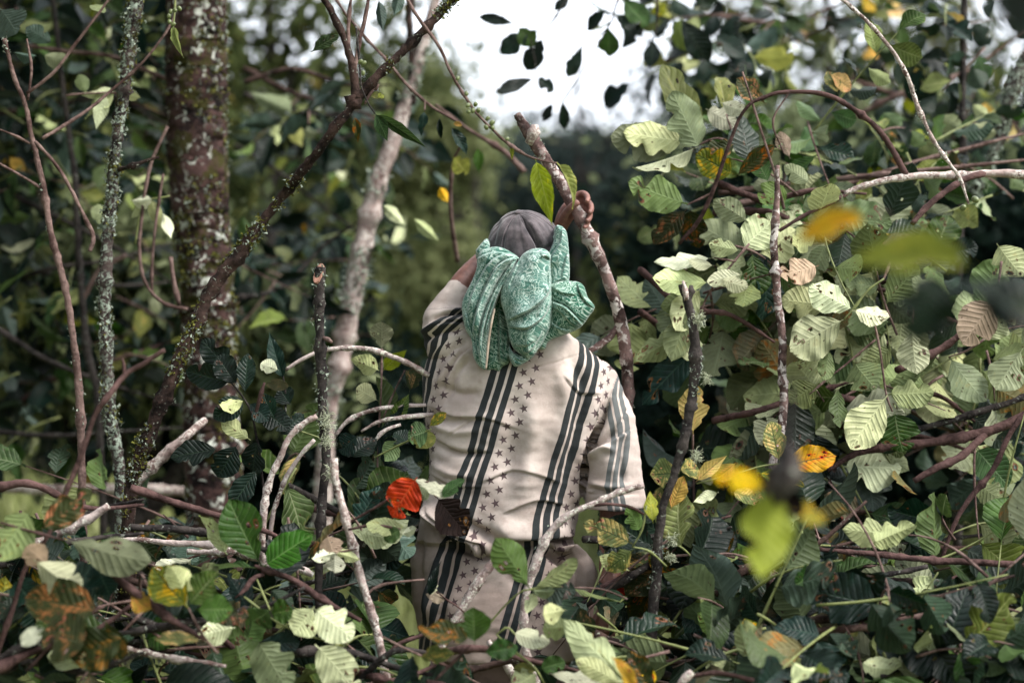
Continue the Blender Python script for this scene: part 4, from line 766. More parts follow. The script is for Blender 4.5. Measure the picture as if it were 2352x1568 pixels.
wv = s.n("ShaderNodeTexWave"); s.put(wv.inputs['Vector'], tc); wv.inputs['Scale'].default_value = 320; wv.bands_direction = 'DIAGONAL'
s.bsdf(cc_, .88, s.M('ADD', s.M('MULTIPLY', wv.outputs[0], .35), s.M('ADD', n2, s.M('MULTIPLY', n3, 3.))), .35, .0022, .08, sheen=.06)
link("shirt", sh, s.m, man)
# trousers and shoes
parts = [rings([(tuple(P(1180, y, 4.10)), a, b) for y, a, b in [(1420, .17, .12), (1480, .178, .128), (1560, .17, .12)]], 40)]
for sx in (-1, 1):
    hx = man.location.x + sx * .085
    parts.append(tube_geo([(hx, 4.10, .66), (hx + sx * .01, 4.09, .40), (hx + sx * .015, 4.10, .08)], [.105, .085, .068], 24, n=30))
V, F = merge(parts); tr_ = voxel(V, F, .008, 3)
V = getv(tr_); N = getn(tr_); V = V + N * np.array([[.012 * mnoise.noise(Vector(v) * 14)] for v in V]); tr_.vertices.foreach_set('co', (V - np.array(man.location)).ravel()); tr_.update()
link("trousers", tr_, plain("brown_trousers", (.13, .09, .085), .9, .35, 18, spec=.1), man)
for sx in (-1, 1):
    hx = man.location.x + sx * .105
    V, F = merge([tube_geo([(hx, 4.03, .06), (hx, 4.12, .062), (hx + sx * .01, 4.30, .045)], [.046, .052, .036], 16, n=16), tube_geo([(hx, 4.09, .05), (hx, 4.09, .16)], [.05, .055], 16, n=8)])
    me = voxel(V, F, .008, 2); V = getv(me); me.vertices.foreach_set('co', (V - np.array(man.location)).ravel()); link("shoe", me, plain("rubber_boot", (.03, .03, .03), .5), man)
# cap
cc0 = np.array(P(1204, 578, 4.03)); tl = R(24); ph_ = np.array([-.16, -math.sin(tl), math.cos(tl)]); ph_ /= np.linalg.norm(ph_)
fx = np.cross([0, -1, 0], ph_) * -1; fx = np.cross(ph_, [0, -1., 0]); fx /= np.linalg.norm(fx); fx = fx if fx[0] > 0 else -fx; fy = np.cross(ph_, fx); fy = fy if fy[1] < 0 else -fy
nl_, nm_ = 70, 240; V, uvs = [], []
seams = [R(a) for a in (-38, 22, 82, 142, 202, 262)]
for i in range(nl_ + 1):
    la = R(1.0) + R(104) * i / nl_
    for j in range(nm_):
        lo = 2 * math.pi * j / nm_; dd = min(abs((lo - a + math.pi) % (2 * math.pi) - math.pi) for a in seams)
        r_ = 1 - .05 * math.exp(-(dd / .045) ** 2) * min(1, la * 2.2) + .03 * (1 - math.exp(-(dd / .3) ** 2)) * math.sin(la)
        r_ += .013 * mnoise.noise(Vector((lo * 6, la * 1.3, 3))) + .020 * mnoise.noise(Vector((math.cos(lo) * 1.6, math.sin(lo) * 1.6, la * 2.2)))
        a_, b_2 = .0875 * math.sin(la), .098 * math.sin(la)
        p = cc0 + ph_ * (.098 * math.cos(la) * r_) + (fx * math.sin(lo) * a_ + fy * math.cos(lo) * b_2) * r_
        V.append(p); uvs.append((lo / (2 * math.pi), i / nl_))
V = np.array(V); F = [(i * nm_ + j, i * nm_ + (j + 1) % nm_, (i + 1) * nm_ + (j + 1) % nm_, (i + 1) * nm_ + j) for i in range(nl_) for j in range(nm_)] + [tuple(range(nm_))[::-1]]
X, Y = topx(V); Hc = foldfield(X, Y, [([(1198, 500), (1218, 530), (1236, 562), (1244, 590)], 4.5, -.015), ([(1212, 505), (1235, 535), (1252, 570)], 8, .006), ([(1190, 520), (1208, 550), (1222, 590)], 9, .004), ([(1225, 580), (1250, 572), (1275, 560)], 5, -.006), ([(1150, 500), (1138, 530), (1130, 570)], 5, -.005), ([(1165, 520), (1158, 560), (1156, 595)], 6, .003), ([(1262, 500), (1276, 530), (1280, 560)], 5, .004)])
V = V + (V - cc0) / np.linalg.norm(V - cc0, axis=1)[:, None] * (Hc * (V[:, 1] < cc0[1] + .02))[:, None]
s = NT("faded_cap_cloth"); uv = s.n("ShaderNodeUVMap").outputs[0]; sp = s.n("ShaderNodeSeparateXYZ"); s.put(sp.inputs[0], uv); tc = s.n("ShaderNodeTexCoord").outputs['Object']
ss = s.M('ABSOLUTE', s.M('SUBTRACT', s.M('FRACT', s.M('ADD', s.M('MULTIPLY', s.M('SUBTRACT', sp.outputs[0], 22 / 360.), 6.), .5)), .5))
st1 = s.M('MULTIPLY', s.ramp(s.M('ABSOLUTE', s.M('SUBTRACT', ss, .055)), .014, .006), s.M('GREATER_THAN', s.M('FRACT', s.M('MULTIPLY', sp.outputs[1], 42.)), .45))
n1 = s.noise(tc, 26, 5, .65); n2 = s.noise(tc, 400, 2)
c = s.mix(s.ramp(n1, .35, .7), (.035, .029, .032), (.115, .095, .10)); c = s.mix(s.ramp(ss, .02, .0), c, (.03, .025, .03)); c = s.mix(s.M('MULTIPLY', st1, .5), c, (.28, .24, .25))
s.bsdf(c, .9, s.M('ADD', n2, s.M('MULTIPLY', n1, 2.)), .4, .002, .15, sheen=.3)
cap = child("cap", V, F, s.m, man, uv=uvs)
def sub(name, V, F, mat, par, base, **k):
    return link(name, mesh(name, np.asarray(V) - base, F, **k), mat, par)
bs = np.array(man.location); pb = cc0 + ph_ * .0995
v, f = ball((0, 0, 0), (.0085, .0085, .0045), 10); v = np.asarray(v); v = v[:, :1] * fx + v[:, 1:2] * fy + v[:, 2:] * ph_ + pb; sub("button", v, f, s.m, cap, bs)
V = []; 
for i in range(13):
    for j in range(9):
        a_ = -1.1 + 2.2 * i / 12; ex = .0 + .075 * j / 8 * math.cos(a_ * .9) ** .6
        V.append(cc0 + np.array([math.sin(a_) * .083, .085 * math.cos(a_) + ex, -.012 - .02 * (math.sin(a_)) ** 2 - ex * .25]))
sub("brim", V, [(i * 9 + j, (i + 1) * 9 + j, (i + 1) * 9 + j + 1, i * 9 + j + 1) for i in range(12) for j in range(8)], s.m, cap, bs)
# headscarf in draped panels
s = NT("green_print_scarf"); uv = s.n("ShaderNodeUVMap").outputs[0]; ft = s.n("ShaderNodeAttribute", attribute_name="fade").outputs['Fac']
n0 = s.noise(uv, 30, 1, .4, 1.8); n00 = s.noise(uv, 62, 1, .4, 1.4)
l1 = s.ramp(s.M('ABSOLUTE', s.M('SUBTRACT', s.M('FRACT', s.M('MULTIPLY', n0, 7.)), .5)), .16, .06)
l2 = s.ramp(s.M('ABSOLUTE', s.M('SUBTRACT', s.M('FRACT', s.M('MULTIPLY', n00, 4.)), .5)), .13, .05)
vo = s.n("ShaderNodeTexVoronoi"); s.put(vo.inputs['Vector'], uv); vo.inputs['Scale'].default_value = 34
l3 = s.M('MULTIPLY', s.ramp(s.M('ABSOLUTE', s.M('SUBTRACT', s.M('FRACT', s.M('MULTIPLY', vo.outputs['Distance'], 5.)), .5)), .16, .07), s.ramp(vo.outputs['Distance'], .45, .35))
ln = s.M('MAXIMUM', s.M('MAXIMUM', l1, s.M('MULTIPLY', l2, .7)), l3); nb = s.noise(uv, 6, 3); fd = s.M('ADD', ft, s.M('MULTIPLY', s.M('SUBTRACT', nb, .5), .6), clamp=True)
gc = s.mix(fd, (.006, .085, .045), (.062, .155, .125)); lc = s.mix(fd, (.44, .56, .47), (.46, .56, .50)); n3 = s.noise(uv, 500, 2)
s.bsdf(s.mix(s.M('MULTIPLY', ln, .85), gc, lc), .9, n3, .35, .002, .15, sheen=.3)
SCARF = s.m
HEM = plain("scarf_hem", (.45, .36, .28), .9)
CRP = lambda pts: [(918.7 + x * .41016, 390.5 + y * .41016) for x, y in pts]
# every layer of the knotted cloth: outline, distance from the viewer, bulge, fade (top, bottom), print angle, laps (outline, softness, height, side)
LAY = [
 ('C', [(868, 330), (880, 300), (915, 310), (940, 350), (952, 470), (954, 600), (935, 628), (880, 634), (845, 645), (836, 560), (826, 480), (848, 430), (866, 380)], 3.925, .010, (.95, .75), .2, [([(912, 320), (896, 400), (852, 480), (842, 540)], 12, .010, 1), ([(945, 440), (925, 520), (905, 600)], 10, .006, 1), ([(850, 640), (885, 618), (940, 600)], 6, .006, 1), ([(850, 655), (890, 634), (935, 628)], 5, .006, 1)]),
 ('D', [(840, 640), (885, 622), (940, 618), (1000, 622), (1035, 648), (1056, 710), (1095, 765), (1062, 820), (1022, 874), (960, 908), (880, 938), (832, 962), (815, 1002), (778, 1000), (760, 950), (820, 880), (835, 760)], 3.908, .016, (.10, .0), .7, [([(845, 735), (920, 765), (975, 815), (1030, 872)], 16, .020, -1), ([(845, 765), (900, 800), (950, 850), (1000, 885)], 9, .008, 1), ([(995, 630), (1005, 680), (1040, 735), (1080, 770)], 9, .009, 1), ([(845, 850), (890, 885), (950, 900)], 9, .009, -1), ([(850, 660), (910, 690), (990, 700)], 14, .006, 1), ([(845, 690), (900, 720), (960, 760)], 7, .004, 1)]),
 ('E', [(420, 440), (448, 405), (482, 372), (500, 400), (500, 440), (470, 475), (425, 485)], 3.95, .008, (.8, .7), .5, [([(430, 470), (455, 430), (485, 395)], 6, .008, 1), ([(425, 455), (450, 420), (478, 385)], 5, .005, 1)]),
 ('A2', [(540, 720), (565, 690), (592, 760), (604, 840), (612, 900), (618, 1000), (612, 1080), (578, 1102), (556, 1132), (520, 1122), (480, 1117), (480, 1000), (498, 900), (515, 800)], 3.936, .010, (.05, .0), .1, [([(553, 770), (556, 880), (556, 1000), (566, 1112)], 14, .014, 1), ([(596, 900), (590, 990), (596, 1070)], 8, .006, 1), ([(520, 860), (512, 960), (508, 1090)], 7, .006, -1)]),
 ('F', [(612, 985), (640, 1020), (700, 1040), (752, 1026), (744, 1050), (694, 1084), (650, 1102), (625, 1082), (610, 1040)], 3.893, .006, (.6, .6), .9, [([(616, 1000), (650, 1046), (700, 1064)], 5, .008, -1), ([(618, 1030), (645, 1070), (680, 1080)], 5, .006, -1)]),
 ('A', [(428, 495), (450, 452), (512, 428), (562, 428), (622, 455), (668, 490), (655, 515), (612, 590), (566, 680), (535, 760), (512, 860), (496, 960), (488, 1060), (478, 1118), (440, 1098), (408, 1040), (398, 950), (364, 890), (345, 790), (348, 730), (374, 670), (408, 600), (428, 540)], 3.898, .022, (.8, .5), -.4, [
   ([(662, 490), (600, 505), (540, 548), (500, 620), (455, 720), (420, 830), (405, 930)], 15, .018, 1), ([(655, 500), (612, 545), (560, 625), (512, 720), (470, 830), (448, 940), (450, 1070)], 13, .016, 1), ([(642, 520), (600, 590), (548, 680), (512, 770), (482, 880), (468, 990)], 10, .013, 1), ([(640, 468), (575, 476), (505, 520), (450, 600), (400, 700), (378, 810)], 14, .012, 1),
   ([(430, 500), (480, 474), (545, 462), (610, 470)], 8, .007, -1), ([(560, 560), (500, 660), (450, 780)], 7, .006, 1), ([(600, 560), (545, 640), (500, 740), (470, 800)], 6, .005, 1), ([(360, 780), (385, 860), (412, 960), (440, 1070)], 9, .008, -1), ([(420, 900), (432, 980), (446, 1060)], 6, .006, 1)]),
 ('B', [(660, 510), (672, 490), (692, 465), (740, 440), (800, 438), (834, 458), (846, 485), (842, 515), (847, 600), (849, 760), (842, 870), (816, 932), (790, 982), (752, 1036), (715, 1052), (690, 1042), (640, 1004), (614, 950), (604, 880), (586, 810), (562, 730), (570, 660), (600, 600), (640, 540)], 3.878, .034, (.95, .2), .0, [
   ([(852, 640), (812, 715), (730, 785), (596, 848)], 20, .017, -1), ([(852, 690), (818, 800), (748, 868), (690, 890), (604, 876)], 16, .017, -1), ([(838, 500), (836, 560), (841, 640), (838, 740)], 6, .010, -1), ([(832, 530), (818, 620), (826, 700)], 9, .005, -1), ([(846, 610), (834, 690), (802, 775), (770, 838)], 8, .009, -1), ([(842, 505), (815, 485), (790, 492)], 6, .012, -1), ([(672, 500), (640, 580), (600, 680)], 22, .007, -1), ([(700, 470), (760, 455), (825, 468)], 8, .006, -1), ([(690, 1030), (740, 1000), (800, 900)], 10, .008, 1), ([(640, 980), (700, 985), (760, 950)], 14, .005, 1)]),
]
GS = 1.0; gx = np.arange(1050, 1375, GS); gy = np.arange(505, 866, GS); GXX, GYY = np.meshgrid(gx, gy); gX, gY = GXX.ravel(), GYY.ravel(); NP_ = len(gX)
top = np.full(NP_, 4.02); fadeA = np.full(NP_, .4); uvA = np.stack([gX, gY], -1) * .001; ins = np.zeros(NP_, bool)
for li, (nm, pg, dep, bul, fdv, ang_, laps) in enumerate(LAY):
    pg = catmull([(a, b, 0) for a, b in CRP(pg + pg[:1])], len(pg) * 5)[:, :2]
    c_ = np.zeros(NP_, bool); dist = np.full(NP_, 1e9)
    for i in range(len(pg)):
        (x1, y1), (x2, y2) = pg[i], pg[i - 1]
        cr = ((y1 > gY) != (y2 > gY)) & (gX < (x2 - x1) * (gY - y1) / ((y2 - y1) if y2 != y1 else 1e-9) + x1); c_ ^= cr
        ab = np.array([x2 - x1, y2 - y1]); t = np.clip(((gX - x1) * ab[0] + (gY - y1) * ab[1]) / (ab @ ab + 1e-9), 0, 1)
        dist = np.minimum(dist, np.hypot(gX - x1 - t * ab[0], gY - y1 - t * ab[1]))
    m = c_.nonzero()[0]; x, y, d = gX[m], gY[m], dist[m]
    H = .016 * (1 - np.exp(-d / 3.2)) + bul * (1 - np.exp(-(d / 22) ** 2)) + foldfield(x, y, [(CRP(p), w_ * .65, am_ * 1.55, sd_) for p, w_, am_, sd_ in laps])
    H += np.array([.0035 * mnoise.noise(Vector((a * .035 + li * 7, b * .03, li))) + .0012 * mnoise.noise(Vector((a * .12 + li, b * .12, li))) for a, b in zip(x, y)])
    z = dep + .016 - H; k = z < top[m]; mm = m[k]
    top[mm] = z[k]; ins[mm] = True
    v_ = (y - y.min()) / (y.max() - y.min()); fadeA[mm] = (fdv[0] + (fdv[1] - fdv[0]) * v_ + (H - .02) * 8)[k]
    ca, sa = math.cos(ang_), math.sin(ang_); xs_, ys_ = x + H * 900, y + H * 500
    uvA[mm] = (np.stack([ca * xs_ - sa * ys_, sa * xs_ + ca * ys_], -1) * .001 + li * .39)[k]
W_, H_ = len(gx), len(gy); T2 = top.reshape(H_, W_)
T2[:] = np.where(ins.reshape(H_, W_), T2, 3.99)
for _ in range(1):
    Tp = np.pad(T2, 1, mode='edge'); T2 = np.where(ins.reshape(H_, W_), (Tp[1:-1, 1:-1] * 4 + Tp[:-2, 1:-1] + Tp[2:, 1:-1] + Tp[1:-1, :-2] + Tp[1:-1, 2:]) / 8 * .6 + T2 * .4, T2)
Tf = T2.ravel(); wx = (gX - 1176) * 3.9 * K; wz = CZ - (gY - 784) * 3.9 * K
V = np.stack([wx, Tf, wz], -1) * 1.0; I2 = ins.reshape(H_, W_); use = I2[:-1, :-1] | I2[1:, :-1] | I2[:-1, 1:] | I2[1:, 1:]
ii, jj = use.nonzero(); q0 = ii * W_ + jj; Fq = np.stack([q0, q0 + W_, q0 + W_ + 1, q0 + 1], -1)
used = np.unique(Fq); mp = np.full(NP_, -1); mp[used] = np.arange(len(used)); Fq = mp[Fq]
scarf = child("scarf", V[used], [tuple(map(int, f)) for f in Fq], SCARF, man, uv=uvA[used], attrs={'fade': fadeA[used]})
for nm, c0, r0 in (('wrap', (1196, 650, 4.035), (.080, .085, .105)), ('wrap', (1278, 600, 4.0), (.022, .04, .075)), ('wrap', (1300, 705, 3.985), (.050, .035, .050)), ('wrap', (1118, 745, 3.985), (.040, .035, .080))):
    v, f = ball(tuple(P(*c0)), r0, 26); v = np.asarray(v); v = v + np.array([[0, -.003 * math.sin(q_[2] * 260 + q_[0] * 60), 0] for q_ in v])
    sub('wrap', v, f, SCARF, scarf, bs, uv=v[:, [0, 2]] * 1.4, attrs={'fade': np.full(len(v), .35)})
hp = CRP([(530, 778), (512, 860), (498, 950), (489, 1040), (482, 1112)]); hpw = [P(a, b, 3.872 if i not in (0,) else 3.885) for i, (a, b) in enumerate(hp)]
v, f = tube_geo(hpw, [.0022, .0026, .0026, .0026, .002], 8, 0, 1, 0, 0, n=30); sub("hem", v, f, HEM, scarf, bs)
# ------------------------------------------------------------------ leafy branches one can tell apart
def leafy(name, label, base, leaves=(), stems=(), cat='branch', fine=True, bark='twig'):
    root = empty(name, P(*base), label, cat)
    for i, st in enumerate(stems):
        bk = bark
        if isinstance(st, tuple): bk, st = st
        pw, rw = pathw(st); V, F = tube_geo(pw, rw, 7, .06, i, 2, .0006); child('stem' if i == 0 else 'twig', V, F, BK[bk], root)
    hero(root, leaves, fine)
    for lf in leaves:
        if lf[7] < 4.3: KEEP.append(([(lf[0], lf[1]), (lf[2], lf[3])], DR(lf[7]), 6 + lf[4] * .42))
    return root
FU = lambda a=.3: (random.uniform(-a, a), -1, random.uniform(0, .4))
leafy("leafy_branch", "fan of large pale green leaves standing high at the upper edge of the leaf wall", (1605, 335, 4.25), [
    (1615, 335, 1518, 135, 84, 'lime', 'broad', 4.30, False), (1607, 345, 1540, 208, 88, 'mid', 'broad', 4.24, True, 0, (-.2, -1, .5)), (1560, 330, 1396, 318, 92, 'mid', 'broad', 4.28, True), (1575, 325, 1428, 310, 84, 'pale', 'broad', 4.26, True),
    (1600, 338, 1448, 402, 58, 'white', 'pointed', 4.2, True, 0, (.1, -1, .7)), (1668, 262, 1648, 130, 54, 'lime', 'pointed', 4.3, False), (1622, 250, 1690, 290, 56, 'white', 'broad', 4.28, True), (1655, 235, 1712, 262, 40, 'white', 'broad', 4.26, True)],
    [[(1740, 400, 4.25, 3), (1700, 345, 4.25, 3), (1650, 318, 4.25, 2.6), (1600, 335, 4.25, 2)], [(1690, 330, 4.25, 2), (1668, 262, 4.28, 1.6)]])
leafy("leafy_branch", "round olive green leaf with brown edge hanging under the fan of pale leaves", (1640, 480, 4.2), [(1578, 468, 1436, 428, 84, 'green', 'broad', 4.15, True, 0, (0, -1, .2)), (1578, 480, 1500, 560, 66, 'rust', 'broad', 4.2, False), (1585, 478, 1600, 575, 60, 'rust', 'broad', 4.2, False)],
    [[(1640, 440, 4.2, 2.6), (1612, 455, 4.2, 2.2), (1578, 470, 4.16, 1.8)]])
leafy("leafy_branch", "olive leaves blotched orange clustered beside the arching branch", (1800, 480, 4.15), [(1685, 400, 1598, 352, 76, 'yellow', 'broad', 4.15, False), (1690, 330, 1600, 360, 50, 'rust', 'broad', 4.2, False), (1690, 405, 1780, 330, 44, 'rust', 'broad', 4.14, False), (1765, 420, 1735, 350, 52, 'green', 'broad', 4.14, False),
    (1760, 240, 1690, 180, 56, 'rust', 'broad', 4.2, False), (1815, 365, 1790, 300, 40, 'pink', 'broad', 4.2, True), (1860, 420, 1800, 380, 40, 'pale', 'broad', 4.15, True), (1720, 510, 1640, 455, 58, 'mid', 'broad', 4.12, True), (1905, 170, 1960, 205, 44, 'orange', 'broad', 4.3, False), (1925, 215, 1900, 160, 40, 'yellow', 'broad', 4.3, False)],
    [[(1800, 480, 4.15, 4), (1780, 400, 4.12, 3), (1755, 320, 4.12, 3), (1705, 165, 4.12, 2.4)], [(1810, 215, 4.1, 2), (1775, 280, 4.1, 2), (1800, 350, 4.1, 2)]])
leafy("leafy_branch", "pale leaves with clear ribs spread along a twig between the two upright sticks", (1660, 700, 4.1), [(1640, 592, 1500, 604, 44, 'white', 'broad', 4.08, True, 0, (0, -1, .6)), (1640, 610, 1560, 600, 36, 'white', 'pointed', 4.06, True), (1632, 650, 1492, 640, 66, 'pale', 'broad', 4.08, True), (1706, 630, 1622, 645, 42, 'white', 'broad', 4.05, True), (1655, 640, 1716, 665, 40, 'white', 'broad', 4.04, True),
    (1635, 690, 1510, 700, 60, 'mid', 'broad', 4.12, True), (1610, 660, 1540, 760, 72, 'pale', 'broad', 4.10, True), (1590, 700, 1532, 830, 70, 'mid', 'broad', 4.09, True, 0, (.3, -1, .2)), (1620, 790, 1545, 800, 64, 'pale', 'broad', 4.1, True), (1700, 575, 1620, 560, 44, 'pale', 'broad', 4.08, True), (1600, 800, 1466, 925, 74, 'teal', 'broad', 4.14, False), (1580, 760, 1450, 830, 60, 'mid', 'broad', 4.15, True)],
    [[(1720, 560, 4.1, 3), (1670, 620, 4.08, 2.6), (1620, 690, 4.1, 2.4), (1590, 800, 4.1, 2)], [(1690, 600, 4.08, 2), (1640, 592, 4.07, 1.6)], [(1650, 640, 4.07, 2), (1630, 650, 4.06, 1.5)]])
leafy("leafy_branch", "large pale ribbed leaf with small holes, widest in the wall of leaves", (2010, 620, 4.0), [(1940, 732, 1803, 806, 104, 'pale', 'broad', 3.98, True, 0, (-.05, -1, .25)), (1962, 712, 1850, 655, 78, 'pale', 'broad', 4.0, True, 0, (.1, -1, .4)), (1958, 712, 2042, 738, 56, 'white', 'broad', 3.97, True, 0, (0, -1, .5)), (1900, 700, 1790, 690, 80, 'pale', 'broad', 4.05, True), (1880, 610, 1788, 640, 66, 'pink', 'broad', 4.03, True)],
    [('green', [(2030, 640, 3.98, 2.5), (1995, 665, 3.98, 2.4), (1962, 706, 3.98, 2.2), (1938, 734, 3.98, 1.8)]), [(2045, 600, 4.05, 3), (2030, 640, 4, 2.5)]])
leafy("leafy_branch", "hanging twig with three broad spotted leaves at its lower end near the right", (2020, 720, 3.98), [(2038, 908, 1946, 1032, 96, 'pale', 'broad', 3.97, True, 0, (.1, -1, .2)), (2055, 945, 2068, 1042, 96, 'mid', 'broad', 3.99, False, 0, (0, -1, .1)), (2040, 905, 2146, 905, 72, 'mid', 'broad', 4.0, True, 0, (-.2, -1, .5)), (2095, 752, 2098, 862, 78, 'pale', 'broad', 4.0, True, 0, (0, -1, .1)), (2050, 800, 1975, 850, 56, 'mid', 'broad', 4.05, True)],
    [[(2005, 730, 4.0, 2.5), (2020, 800, 3.99, 2.6), (2035, 900, 3.98, 2.6), (2050, 945, 3.98, 2)], [(2098, 700, 4.02, 2), (2096, 755, 4.0, 1.8)]])
leafy("leafy_branch", "rusty pink ribbed leaves speckled with dark holes beside the right edge", (2270, 640, 4.05), [(2285, 690, 2205, 792, 98, 'pink', 'broad', 4.03, True, 0, (.1, -1, .1)), (2260, 780, 2330, 720, 50, 'pale', 'broad', 4.1, True), (2180, 700, 2090, 640, 72, 'mid', 'broad', 4.1, True), (2180, 820, 2260, 930, 90, 'mid', 'broad', 4.08, True), (2350, 800, 2280, 900, 90, 'mid', 'broad', 4.05, True), (2290, 560, 2345, 640, 80, 'pale', 'broad', 4.1, True)],
    [[(2300, 600, 4.05, 3), (2285, 690, 4.04, 2.4), (2240, 790, 4.06, 2), (2180, 820, 4.08, 1.8)]])
leafy("leafy_branch", "two small dark green leaves low in the wall of pale leaves", (1900, 860, 4.02), [(1905, 800, 1890, 880, 40, 'mid', 'broad', 4.0, True), (1880, 800, 1820, 780, 70, 'pale', 'broad', 4.05, True), (1880, 880, 1810, 930, 78, 'mid', 'broad', 4.04, True, 0, (.3, -1, .2)), (1925, 890, 1925, 990, 54, 'green', 'broad', 4.0, True), (1960, 830, 2010, 900, 90, 'mid', 'broad', 4.06, True), (1870, 990, 1905, 1100, 84, 'teal', 'broad', 4.1, False), (1790, 960, 1740, 1020, 74, 'pale', 'broad', 4.05, True)],
    [[(2010, 780, 4.05, 2.6), (1950, 830, 4.04, 2.5), (1900, 870, 4.02, 2.2), (1860, 905, 4.02, 1.8)]])
leafy("yellow_leafed_twig", "twig of yellow and orange veined leaves to the right of the dark upright stick", (1700, 1090, 3.75), [(1793, 1072, 1926, 1036, 68, 'orange', 'broad', 3.72, False, 0, (0, -1, .3)), (1790, 1060, 1768, 966, 56, 'yellow', 'broad', 3.74, False), (1740, 1085, 1850, 1115, 52, 'yellow', 'broad', 3.74, False, 0, (0, -1, .8)), (1690, 1062, 1625, 1120, 42, 'orange', 'pointed', 3.72, False), (1600, 1105, 1668, 1040, 30, 'orange', 'long', 3.73, False),
    (1560, 1085, 1492, 1092, 70, 'yellow', 'broad', 3.74, False, 0, (0, -1, .2)), (1520, 1110, 1500, 1180, 46, 'yellow', 'broad', 3.73, False), (1540, 1170, 1572, 1092, 42, 'orange', 'broad', 3.72, False), (1560, 1080, 1610, 1070, 50, 'yellow', 'broad', 3.76, False), (1680, 1130, 1760, 1150, 40, 'yellow', 'broad', 3.72, False), (1650, 1130, 1590, 1150, 26, 'white', 'pointed', 3.7, True)],
    [('green', [(1790, 1064, 3.74, 2), (1740, 1072, 3.74, 2), (1680, 1090, 3.74, 2), (1600, 1110, 3.75, 1.8)])], cat='twig')
leafy("yellowing_leaf", "pale yellow leaf partly hidden behind the dark upright stick", (1590, 1000, 3.8), [(1592, 998, 1594, 878, 70, 'orange', 'broad', 3.78, True, 0, (.1, -1, .1))], [[(1590, 1040, 3.8, 2), (1592, 998, 3.78, 1.6)]], cat='leaf')
leafy("yellow_green_leaf", "bright yellow-green leaf with dark veins just right of the man's waist", (1470, 1270, 3.55), [(1452, 1248, 1342, 1192, 62, 'yellow', 'broad', 3.54, False, 0, (0, -1, .3)), (1455, 1262, 1388, 1308, 56, 'yellow', 'broad', 3.53, False, 0, (.1, -1, .3)), (1500, 1200, 1490, 1120, 36, 'lime', 'pointed', 3.52, False), (1470, 1220, 1440, 1160, 44, 'green', 'broad', 3.6, True), (1445, 1310, 1372, 1270, 44, 'pale', 'pointed', 3.58, True)],
    [('green', [(1530, 1300, 3.6, 2.5), (1490, 1265, 3.56, 2.2), (1452, 1255, 3.54, 2)]), ('green', [(1452, 1255, 3.54, 2), (1475, 1215, 3.53, 2), (1485, 1160, 3.52, 2)])], cat='leaf')
leafy("leafy_sprig", "sprig with one big upright leaf in front of the man's shirt hem", (1120, 1450, 3.3), [(1217, 1352, 1138, 1228, 84, 'green', 'broad', 3.25, True, 0, (.2, -1, .1)), (1225, 1350, 1336, 1292, 46, 'mid', 'broad', 3.24, True, 0, (0, -1, 1.3)), (1235, 1352, 1325, 1350, 70, 'teal', 'broad', 3.26, True, 0, (0, -1, .1)), (1222, 1356, 1285, 1362, 34, 'mid', 'pointed', 3.24, True), (1225, 1360, 1212, 1410, 30, 'pale', 'pointed', 3.25, True)],
    [('green', [(1108, 1452, 3.32, 2.4), (1150, 1400, 3.3, 2.2), (1190, 1362, 3.27, 2.2), (1222, 1352, 3.25, 2), (1290, 1346, 3.24, 1.8)])], cat='sprig', bark='green')
leafy("red_leafed_twig", "twig with a large red leaf full of small holes beside the man's hip", (870, 1200, 3.45), [(958, 1096, 893, 1186, 84, 'red', 'broad', 3.4, False, 0, (.1, -1, .2)), (985, 1150, 940, 1100, 40, 'mid', 'broad', 3.48, True), (1050, 1133, 948, 1106, 44, 'white', 'pointed', 3.42, True, 0, (0, -1, .7)), (1012, 1142, 1066, 1098, 34, 'green', 'broad', 3.4, False), (935, 1210, 838, 1205, 50, 'pale', 'broad', 3.44, True, 0, (0, -1, .5)), (920, 1225, 968, 1215, 22, 'white', 'pointed', 3.42, True), (920, 1215, 880, 1240, 40, 'green', 'broad', 3.42, False)],
    [('redtwig', [(800, 1200, 3.5, 3), (870, 1160, 3.46, 3), (930, 1120, 3.43, 2.6), (985, 1105, 3.42, 2)]), ('redtwig', [(800, 1215, 3.45, 3), (860, 1205, 3.44, 3), (920, 1215, 3.43, 2)])], cat='twig', bark='redtwig')
leafy("brown_leaf", "very dark brown dead leaf hanging against the left side of the man's shirt", (1000, 1140, 3.72), [(1002, 1140, 1078, 1232, 88, 'brown', 'broad', 3.70, False, 0, (-.1, -1, .1))], [[(985, 1120, 3.72, 2), (1002, 1142, 3.7, 1.8)]], cat='leaf')
leafy("pink_leaf", "small dry pink leaf lying on the lower left of the man's shirt", (1040, 1382, 3.55), [(1025, 1376, 976, 1366, 28, 'pink', 'pointed', 3.54, True, 0, (0, -1, .4)), (1000, 1330, 985, 1370, 22, 'pale', 'pointed', 3.53, True), (985, 1370, 1012, 1285, 26, 'teal', 'long', 3.5, False)], [('redtwig', [(1085, 1425, 3.56, 1.8), (1050, 1392, 3.55, 1.8), (1025, 1376, 3.54, 1.5), (995, 1350, 3.54, 1.4)])], cat='leaf')
